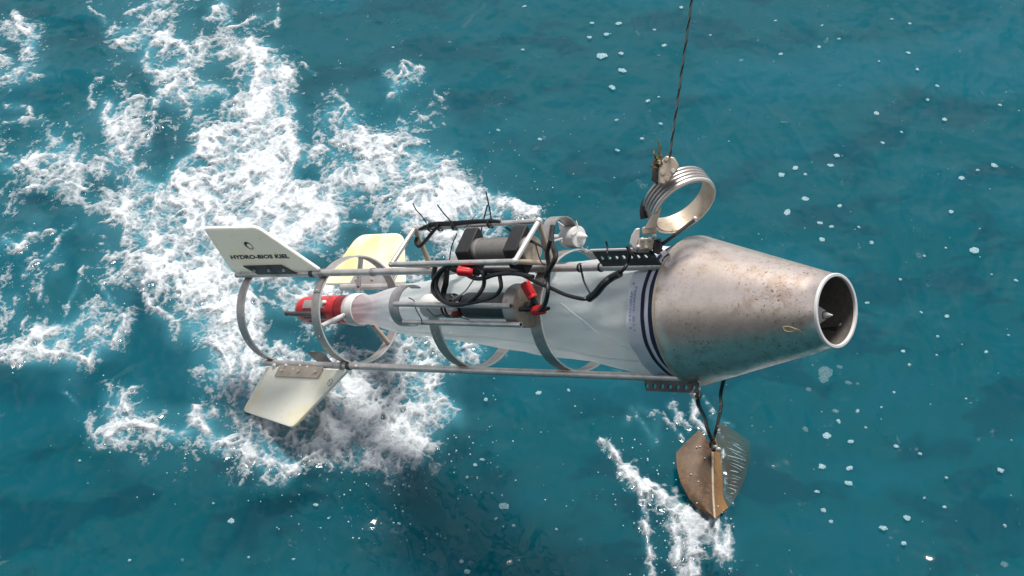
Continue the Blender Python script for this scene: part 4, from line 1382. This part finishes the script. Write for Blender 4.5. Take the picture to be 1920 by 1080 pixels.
qpoly([(1198, 446), (1226, 447), (1222, 470), (1192, 470)], z5 - .005, .034, 'tan', 'clamp_body', bl, .004)
qpoly([(1191, 429), (1200, 428), (1198, 448), (1189, 470), (1180, 456), (1184, 440)], z5 + .01, .022, 'steel', 'side_cheek', bl)
qpoly([(1196, 466), (1217, 466), (1216, 475), (1195, 475)], z5 - .038, .012, 'plate', 'lower_jaw', bl)
qpoly([(1203, 426), (1229, 423), (1230, 438), (1203, 441)], z5 - .015, .024, 'tan', 'strap_fold', bl, .004)
qpoly([(1222, 452), (1238, 446), (1242, 462), (1236, 478), (1224, 474)], z5 - .010, .020, 'plate', 'shackle_bow', bl, .004)
for x, y in ((1205, 449), (1219, 448), (1197, 463), (1212, 464), (1227, 442)):
    p = PX(x, y, z5 - .046)
    q = MB(); q.lathe([(-.014, 0), (-.014, .0072), (-.002, .0072), (0, .0062), (0, .0)], p, -CF, 14); q.ball(p, .0055); q.build('clamp_bolt', M['bright'], bl)
for pts in (((1232, 449), (1238, 456), (1233, 466)), ((1180, 470), (1192, 473), (1205, 476)), ((1175, 462), (1183, 472), (1190, 480))):
    b = MB(); b.tube(smoothline([PX(x, y, z5 - .04) for x, y in pts], 4), .005, 8); b.build('rope_lashing', M['black'], bl)

# coiled steel shock ring
major = unit(CX * .84 - CD * (-1) * 0 + (-CD) * .54)
axc = unit(CX * .50 + CD * .64 - CF * .56)
axc = unit(axc - (axc @ major) * major)
zc5 = z5 - .03
cc = PX(1283.5, 388, zc5)
ring = thing('shock_ring', cc, 'large coiled flat steel ring hanging in the tow line above the nose cone', 'ring')
Rg = .1005
b = MB(); b.band(cc - axc * .030, axc, Rg, .060, .004, e1=major, seg=96); b.build('inner_band', M['tan'], ring)
for k in range(5):
    b = MB(); rp_ = .0062
    cen = cc - axc * (.006 + k * .0125)
    pts = [cen + (Rg + .0035) * (math.cos(t) * major + math.sin(t) * np.cross(axc, major)) for t in np.linspace(0, 2 * math.pi, 73)]
    b.tube(pts, rp_, 8, cap=False); b.build('spring_turn', M['strap'] if k else M['bright'], ring)
b = MB(); b.ball(PX(1303, 410, zc5 - .03), .008); b.build('end_rivet', M['bright'], ring)
# flat strap from the ring to the lower clamp
qpoly([(1233, 385), (1240, 391), (1228, 428), (1207, 430)], zc5 - .035, .008, 'tan', 'end_strap', ring, .002)
b = MB(); b.tube([PX(1301, 413, zc5 - .03), PX(1266, 440, zc5 - .03), PX(1240, 459, z5 - .02)], .0055, 10); b.build('stay_rod', M['plate'], ring)
# black rubber down the left of the ring
b = MB(); b.tube(smoothline([PX(x, y, zc5 + .01) for x, y in ((1236, 352), (1222, 366), (1210, 382), (1207, 398), (1209, 410))], 5), [.013] * 21, 10); b.build('rubber_sleeve', M['black'], ring)

ub = thing('upper_clamp', PX(1243, 320, zc5), 'stained clamp block at the end of the tow cable, tangled with weed', 'clamp')
qpoly([(1234, 306), (1247, 294), (1262, 297), (1271, 313), (1266, 325), (1257, 334), (1243, 349), (1233, 345)], zc5 - .09, .045, 'tan', 'clamp_body', ub, .004)
qpoly([(1224, 298), (1238, 300), (1238, 332), (1232, 347), (1220, 338)], zc5 - .07, .030, 'plate', 'side_cheek', ub, .003)
qpoly([(1232, 341), (1240, 344), (1226, 366), (1210, 384), (1206, 384), (1216, 362)], zc5 + .005, .010, 'tan', 'link_plate', ub, .002)
for x, y in ((1243, 324), (1262, 320), (1251, 335), (1236, 304), (1249, 298)):
    p = PX(x, y, zc5 - .138)
    q = MB(); q.lathe([(-.012, 0), (-.012, .0068), (-.002, .0068), (0, .0058), (0, .0)], p, -CF, 12); q.build('clamp_bolt', M['bright' if x > 1260 else 'tan'], ub)
b = MB(); rw = random.Random(3)
for k in range(16):
    x, y = 1234 + rw.uniform(-8, 10), 304 + rw.uniform(-8, 24)
    ps = [(x, y)]
    for j in range(3): ps.append((ps[-1][0] + rw.uniform(-7, 4), ps[-1][1] + rw.uniform(-8, 7)))
    b.tube(smoothline([PX(a_, c_, zc5 - .13 + rw.uniform(-.01, .01)) for a_, c_ in ps], 4), [.0026] * 13, 5)
b.tube(smoothline([PX(x, y, zc5 - .12) for x, y in ((1240, 300), (1236, 285), (1237, 274), (1233, 262))], 5), [.0034] * 11 + [.0026] * 3 + [.0015] * 2, 6)
tag(b.build('seaweed', M['weed']), 'brown seaweed strands caught on the upper tow clamp', 'seaweed')

# tow cable: three laid strands
c0 = PX(1254.5, 302, zc5 - .12); c1 = PX(1297, 0, zc5 * .9277 - .11)
tc_ = thing('tow_cable', c0, 'taut twisted steel tow cable rising from the upper clamp out of the picture', 'cable')
dt = unit(c1 - c0); tot = 7.0; e1 = unit(np.cross(dt, [0, 1, 0])); e2 = np.cross(dt, e1)
for k in range(3):
    n_ = 900; pts = []
    for i in range(n_ + 1):
        t = tot * i / n_; a_ = 2 * math.pi * (t / .075 + k / 3)
        pts.append(c0 + dt * t + .0020 * (math.cos(a_) * e1 + math.sin(a_) * e2))
    b = MB(); b.tube(pts, .0021, 6); b.build('strand', M['strap'] if k else M['plate'], tc_)

# ------------------------------------------------------------------ depressor wing on its bridle
def W0(x, y, h): return SEA(x, y, h)


dp_top = W0(1335, 838, .10); dp_bot = W0(1340, 972, .045)
dep = thing('depressor_wing', (dp_top + dp_bot) / 2, 'brown folded v shaped depressor plate half sunk in the water under the nose', 'depressor')


def shell_panel(rows, th, name, mat, parent):
    """rows: lists of equally many points (top to bottom); thickened away from the viewer"""
    b = MB(); n = len(rows[0]); m = len(rows)
    P = np.array(rows, float)
    nv = unit(np.cross(P[-1, 0] - P[0, 0], P[m // 2, -1] - P[m // 2, 0]))
    if nv @ (CAMP - P[0, 0]) > 0: nv = -nv
    vs = [p for r in P for p in r] + [p + nv * th for r in P for p in r]
    fs = []
    for i in range(m - 1):
        for j in range(n - 1):
            a = i * n + j
            fs.append((a, a + 1, a + n + 1, a + n)); o = m * n
            fs.append((o + a, o + a + n, o + a + n + 1, o + a + 1))
    o = m * n
    for i in range(m - 1):
        for j in (0, n - 1):
            a = i * n + j; fs.append((a, a + n, a + n + o, a + o))
    for j in range(n - 1):
        for i in (0, m - 1):
            a = i * n + j; fs.append((a, a + 1, a + 1 + o, a + o))
    b.add(vs, fs); return b.build(name, mat, parent, angle=25)


def lerp(a, b, t): return tuple(np.array(a, float) * (1 - t) + np.array(b, float) * t)


def edge_at(pts, t):
    pts = np.array(pts, float); d = np.r_[0, np.cumsum(np.linalg.norm(np.diff(pts[:, :2], axis=0), axis=1))]; d /= d[-1]
    return np.array([np.interp(t, d, pts[:, k]) for k in range(pts.shape[1])])


keel = [(1336, 836, .050), (1336, 880, .045), (1337, 925, .045), (1340, 972, .045)]
lft = [(1311, 806, .085), (1290, 825, .07), (1268, 848, .055), (1268, 872, .05), (1276, 905, .045), (1294, 937, .040), (1316, 958, .040), (1339, 971, .044)]
rgt = [(1349, 792, -.06), (1378, 808, -.10), (1406, 828, -.13), (1407, 858, -.13), (1398, 895, -.11), (1384, 925, -.07), (1370, 948, -.01), (1343, 970, .04)]
rows = []
for i in range(15):
    t = i / 14
    k_ = edge_at(keel, t); l_ = edge_at(lft, t)
    rows.append([W0(*(l_ * (1 - q) + k_ * q + np.array([0, 0, .010 * math.sin(math.pi * q)]))) for q in np.linspace(0, 1, 9)])
M['bronze'] = metal('shaded_stained_bronze', base=(.085, .050, .026), dark=(.045, .027, .015), rust=(.14, .062, .016), rust_amt=.55, metallic=.2, rough=.55, sc=.9)  # darker copy of the bronze: left plate's shade is put into its colour
M['bronze2'] = metal('lit_bronze', base=(.30, .165, .06), dark=(.17, .085, .03), rust=(.22, .10, .025), rust_amt=.55, metallic=.25, rough=.45, sc=.9)  # lighter copy: sunlight on the right plate is put into its colour
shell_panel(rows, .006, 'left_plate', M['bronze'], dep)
rows = []
for i in range(15):
    t = i / 14
    k_ = edge_at(keel, t); r_ = edge_at(rgt, t)
    rows.append([W0(*(k_ * (1 - q) + r_ * q)) for q in np.linspace(0, 1, 12)])
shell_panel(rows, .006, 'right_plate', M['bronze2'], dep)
b = MB(); b.tube(smoothline([W0(k[0], k[1], k[2] + .003) for k in keel], 6), .0042, 8); b.build('folded_ridge', M['tan'], dep)
# rivets on the left plate
rr = random.Random(9)
for k in range(6):
    t = rr.uniform(.12, .85); q = rr.uniform(.1, .85)
    k_ = edge_at(keel, t); l_ = edge_at(lft, t)
    p = W0(*(l_ * (1 - q) + k_ * q + np.array([0, 0, .012])))
    b = MB(); b.ball(p, .0032, 8, 5); b.build('water_drop', M['white'], dep)
# bridle
ztop = W0(1336, 828, .115)
br = thing('bridle', ztop, 'black two legged rope bridle between the frame and the depressor', 'bridle')
pA_ = L(on(1306, PHC, RT), PHC + 5, RT + .062)
pB_ = L(1.60, PHB, RT + .05)
pa_ = PX(1307, 742, depth(pA_))
ps_ = [pa_, PX(1311, 762, depth(pA_) + .06), PX(1322, 785, depth(pA_) + .28), PX(1326, 803, depth(ztop) - .12), ztop]
b = MB(); b.tube(smoothline(ps_, 6), .0068, 8); b.build('bridle_leg', M['black'], br)
pm = PX(1356, 716, depth(pB_) - .05)
b = MB(); b.tube(smoothline([pB_, pm, PX(1352, 762, depth(pB_) + .25), PX(1344, 800, depth(ztop) - .05), ztop], 6), .0062, 8); b.build('bridle_leg', M['black'], br)
b = MB(); b.ball(ztop + CD * .01, .014, sc=(1, 1, 1.5)); b.tube([ztop, W0(1338, 845, .11)], .008, 10); b.build('bridle_knot', M['blackmat'], br)
for (x, y, r_) in ((1341, 838, .009), (1347, 843, .011)):
    b = MB(); b.ball(W0(x, y, .12), r_, sc=(1, .7, 1)); b.build('shackle', M['bright'], br)
sh = thing('bridle_shackle', PX(1306, 737, depth(pA_)), 'small steel shackle hanging at the end of the lower perforated plate', 'shackle')
for k, (x, y, r_, m) in enumerate(((1307, 729, .010, 'bright'), (1304, 739, .013, 'tan'), (1310, 741, .010, 'plate'))):
    b = MB(); b.band(PX(x, y, depth(pA_) - .01), unit(CF * .6 + CX * .8 * (1 - k)), r_ * 1.15, .008, .005, e1=-CD, seg=20); b.build(('pin_ring', 'bow', 'pin')[k], M[m], sh)

# ------------------------------------------------------------------ flecks of foam, drops and spray
def blob(b, c, rx, ry, ang, h, seg=9, rough=.25, rnd=random):
    vs = [c + np.array([0, 0, h])]
    rad_ = [1 + rnd.uniform(-rough, rough) for _ in range(seg)]
    for ring_, (f, hh) in enumerate(((.6, .75), (1.0, 0.0))):
        for k in range(seg):
            t = 2 * math.pi * k / seg
            x = rx * f * rad_[k] * math.cos(t); y = ry * f * rad_[k] * math.sin(t)
            vs.append(c + np.array([x * math.cos(ang) - y * math.sin(ang), x * math.sin(ang) + y * math.cos(ang), h * hh - (.001 if ring_ else 0)]))
    fs = [(0, 1 + k, 1 + (k + 1) % seg) for k in range(seg)]
    fs += [(1 + k, 1 + seg + k, 1 + seg + (k + 1) % seg, 1 + (k + 1) % seg) for k in range(seg)]
    b.add(vs, fs)


FL = [(1454, 40, 4), (1541, 49, 4), (1332, 67, 3), (1421, 77, 3), (1573, 74, 4), (1536, 89, 4), (1464, 102, 5), (1390, 114, 5), (1672, 37, 3), (1706, 45, 4),
      (1703, 100, 5), (1720, 131, 4), (1757, 162, 5), (1739, 188, 4), (1648, 116, 3), (1771, 225, 5), (1643, 213, 6), (1875, 198, 4), (1690, 249, 4), (1655, 269, 5),
      (1569, 293, 6), (1557, 311, 6), (1491, 316, 7), (1465, 329, 9), (1510, 328, 4), (1510, 374, 7), (1574, 387, 6), (1476, 399, 9), (1537, 419, 6), (1559, 426, 5),
      (1541, 450, 8), (1610, 427, 4), (1634, 456, 5), (1783, 398, 6), (1833, 320, 4), (1864, 311, 7), (1803, 335, 6), (1827, 470, 9), (1773, 466, 4), (1733, 481, 3),
      (1905, 527, 5), (1859, 516, 3), (1688, 525, 4), (1626, 569, 5), (1727, 587, 4), (1775, 594, 5), (1758, 632, 4), (1849, 661, 4), (1693, 660, 5), (1756, 667, 3), (1891, 630, 4), (1705, 685, 5),
      (1548, 700, 15), (1544, 712, 12), (1574, 689, 5), (1590, 719, 7), (1608, 721, 4), (1516, 731, 7), (1506, 670, 5), (1523, 686, 3), (1676, 737, 5), (1811, 749, 4), (1820, 757, 3), (1652, 765, 3),
      (1566, 772, 6), (1608, 772, 6), (1572, 791, 6), (1510, 806, 6), (1550, 818, 10), (1595, 829, 6), (1623, 803, 3), (1680, 838, 6), (1725, 852, 4), (1541, 876, 7), (1593, 879, 7), (1591, 907, 7),
      (1532, 923, 5), (1876, 883, 6), (1774, 897, 4), (1544, 958, 6), (1558, 979, 6), (1656, 991, 8), (1700, 972, 7), (1695, 1020, 6), (1733, 935, 3), (1771, 952, 4), (1884, 987, 4), (1883, 1059, 8),
      (1126, 106, 9), (1133, 104, 7), (1165, 101, 7), (1167, 133, 9), (1148, 165, 8), (1137, 65, 6), (1160, 45, 6), (1105, 71, 5), (1110, 44, 4), (983, 13, 4), (1277, 15, 6), (1215, 190, 6), (1246, 86, 5),
      (1227, 57, 4), (1158, 283, 5), (1204, 261, 5), (1239, 233, 5), (1156, 226, 4), (1012, 262, 5), (934, 245, 4), (980, 94, 4), (843, 80, 4), (737, 90, 4), (789, 105, 4), (857, 94, 3), (1235, 183, 3),
      (804, 267, 4), (434, 978, 8), (550, 1050, 4), (592, 948, 5), (748, 983, 4), (945, 950, 9), (891, 873, 5), (904, 863, 5), (865, 1054, 5), (1010, 738, 6), (911, 750, 5), (1066, 733, 4), (1078, 763, 3),
      (963, 987, 4), (876, 896, 4), (1043, 994, 4), (930, 974, 4), (876, 1073, 7), (973, 1052, 3), (342, 1051, 4), (243, 1052, 4), (466, 1046, 3), (400, 945, 3), (150, 865, 3), (1410, 800, 4), (1484, 752, 3), (1445, 802, 3)]
rf = random.Random(21)
b = MB()
for x, y, r_ in FL:
    c = SEA(x, y, 0); k = np.linalg.norm(c - CAMP) / FPX
    blob(b, c + np.array([0, 0, .005]), r_ * k * rf.uniform(.6, .95), r_ * k * rf.uniform(.65, 1.1), rf.uniform(0, 3), .0018, 14, .20, rf)
for k_ in range(150):
    x = rf.uniform(560, 1920); y = rf.uniform(-20, 1100)
    c = SEA(x, y, 0); k = np.linalg.norm(c - CAMP) / FPX; r_ = rf.choice((1.0, 1.2, 1.5, 2.0))
    blob(b, c + np.array([0, 0, .005]), r_ * k, r_ * k, 0, .003, 6, .3, rf)
for i in range(17):            # thin films of water streaming over the sunken plate
    t = i / 16
    p0 = (1355 + 12 * t + rf.uniform(-2, 3), 812 + 118 * t + rf.uniform(-3, 3)); p1 = (1404 - 26 * max(0, t - .45) / .55 + rf.uniform(-5, 0), 838 + 92 * t + rf.uniform(-3, 3))
    a_, b_ = SEA(*p0, .006), SEA(*p1, .006)
    m_ = (a_ + b_) / 2; d_ = b_ - a_; ln_ = np.linalg.norm(d_) / 2 * rf.uniform(.55, 1)
    blob(b, m_, ln_, rf.uniform(.0012, .0026), math.atan2(d_[1], d_[0]), .0012, 12, .35, rf)
fm_ = plain('fleck_foam', (.40, .60, .66), .6, var=.15, sc=160, bmp=0)
_t = fm_.node_tree; _b = _t.nodes['Principled BSDF']; _tp = _t.nodes.new('ShaderNodeBsdfTransparent'); _mx = _t.nodes.new('ShaderNodeMixShader')
_co = _t.nodes.new('ShaderNodeTexCoord'); _n = noise(_t, _co.outputs['Object'], 210, 3, .6); _r = ramp(_t, _n, .30, .62, (.25, .25, .25, 1), (.72, .72, .72, 1))
_t.links.new(_r.outputs['Color'], _mx.inputs[0]); _t.links.new(_tp.outputs[0], _mx.inputs[1]); _t.links.new(_b.outputs[0], _mx.inputs[2])
_t.links.new(_mx.outputs[0], _t.nodes['Material Output'].inputs['Surface'])
fl = b.build('foam_flecks', fm_, smooth=True, fix=False)
tag(fl, 'small pale foam flecks scattered over the open water', 'foam', kind='stuff')

# flying drops and beads round the churned water
co_f = np.stack([xf_[used], yf_[used], (Hh + Rr)[used]], 1); fo_f = foam[used]
edge = np.nonzero((fo_f > .05) & (fo_f < .35))[0]
b = MB()
for i in RNG.choice(edge, 2600, replace=False):
    p = co_f[i] + np.array([RNG.normal(0, .030), RNG.normal(0, .035), 0])
    r_ = float(RNG.choice([.0011, .0015, .0022, .0034], p=[.42, .33, .19, .06]))
    h = abs(RNG.normal(0, .02)) + .006
    b.ball(p + np.array([0, 0, h]), r_, 6, 4, sc=(1, 1, .9))
for k_ in range(420):
    (x, y, sx, sy) = [(1185, 900, 50, 60), (1235, 1010, 55, 60), (1310, 1000, 45, 60), (860, 850, 60, 60), (920, 330, 70, 45), (650, 900, 140, 50), (400, 860, 120, 40), (700, 930, 90, 50)][k_ % 8]
    c = SEA(x + rf.gauss(0, sx), y + rf.gauss(0, sy), 0)
    b.ball(c + np.array([0, 0, .008 + abs(rf.gauss(0, .02))]), rf.choice((.0013, .0018, .0026, .0036)), 6, 4)
sp_o = b.build('spray_drops', plain('drop_white', (.55, .70, .75), .3, var=.05, bmp=0), fix=False)
tag(sp_o, 'white spray drops thrown around the churned foam', 'spray', kind='stuff')
# beads of water standing on the lower tube beside the fin
for x, y, r_ in ((515, 686, .0105), (526, 688, .007), (537, 686, .009), (553, 693, .011), (563, 686, .007), (577, 689, .008), (584, 697, .008), (668, 687, .007)):
    p = PX(x, y, depth(L(on(x, PHC, RT), PHC, RT)) - .016)
    b = MB(); b.ball(p, r_, 12, 8); tag(b.build('water_bead', M['white'], smp))

# ------------------------------------------------------------------ unseen ship below the camera, added to block near-side sky light
b = MB(); b.box((0, -5.6, 1.2), (26, 0, 0), (0, 5.0, 0), (0, 0, 2.5)); hull = b.build('unseen_ship_hull', plain('hull_paint', (.05, .055, .065), .5, var=.1, sc=2), smooth=False)
b = MB(); b.box((0, -7.0, 7.0), (18, 0, 0), (0, 3.4, 0), (0, 0, 3.2)); b.build('unseen_deck_house', plain('house_paint', (.40, .40, .39), .6, var=.08, sc=2), hull, smooth=False)
tag(hull, 'unseen dark ship side behind the viewer, added to shade the near side', kind='structure')
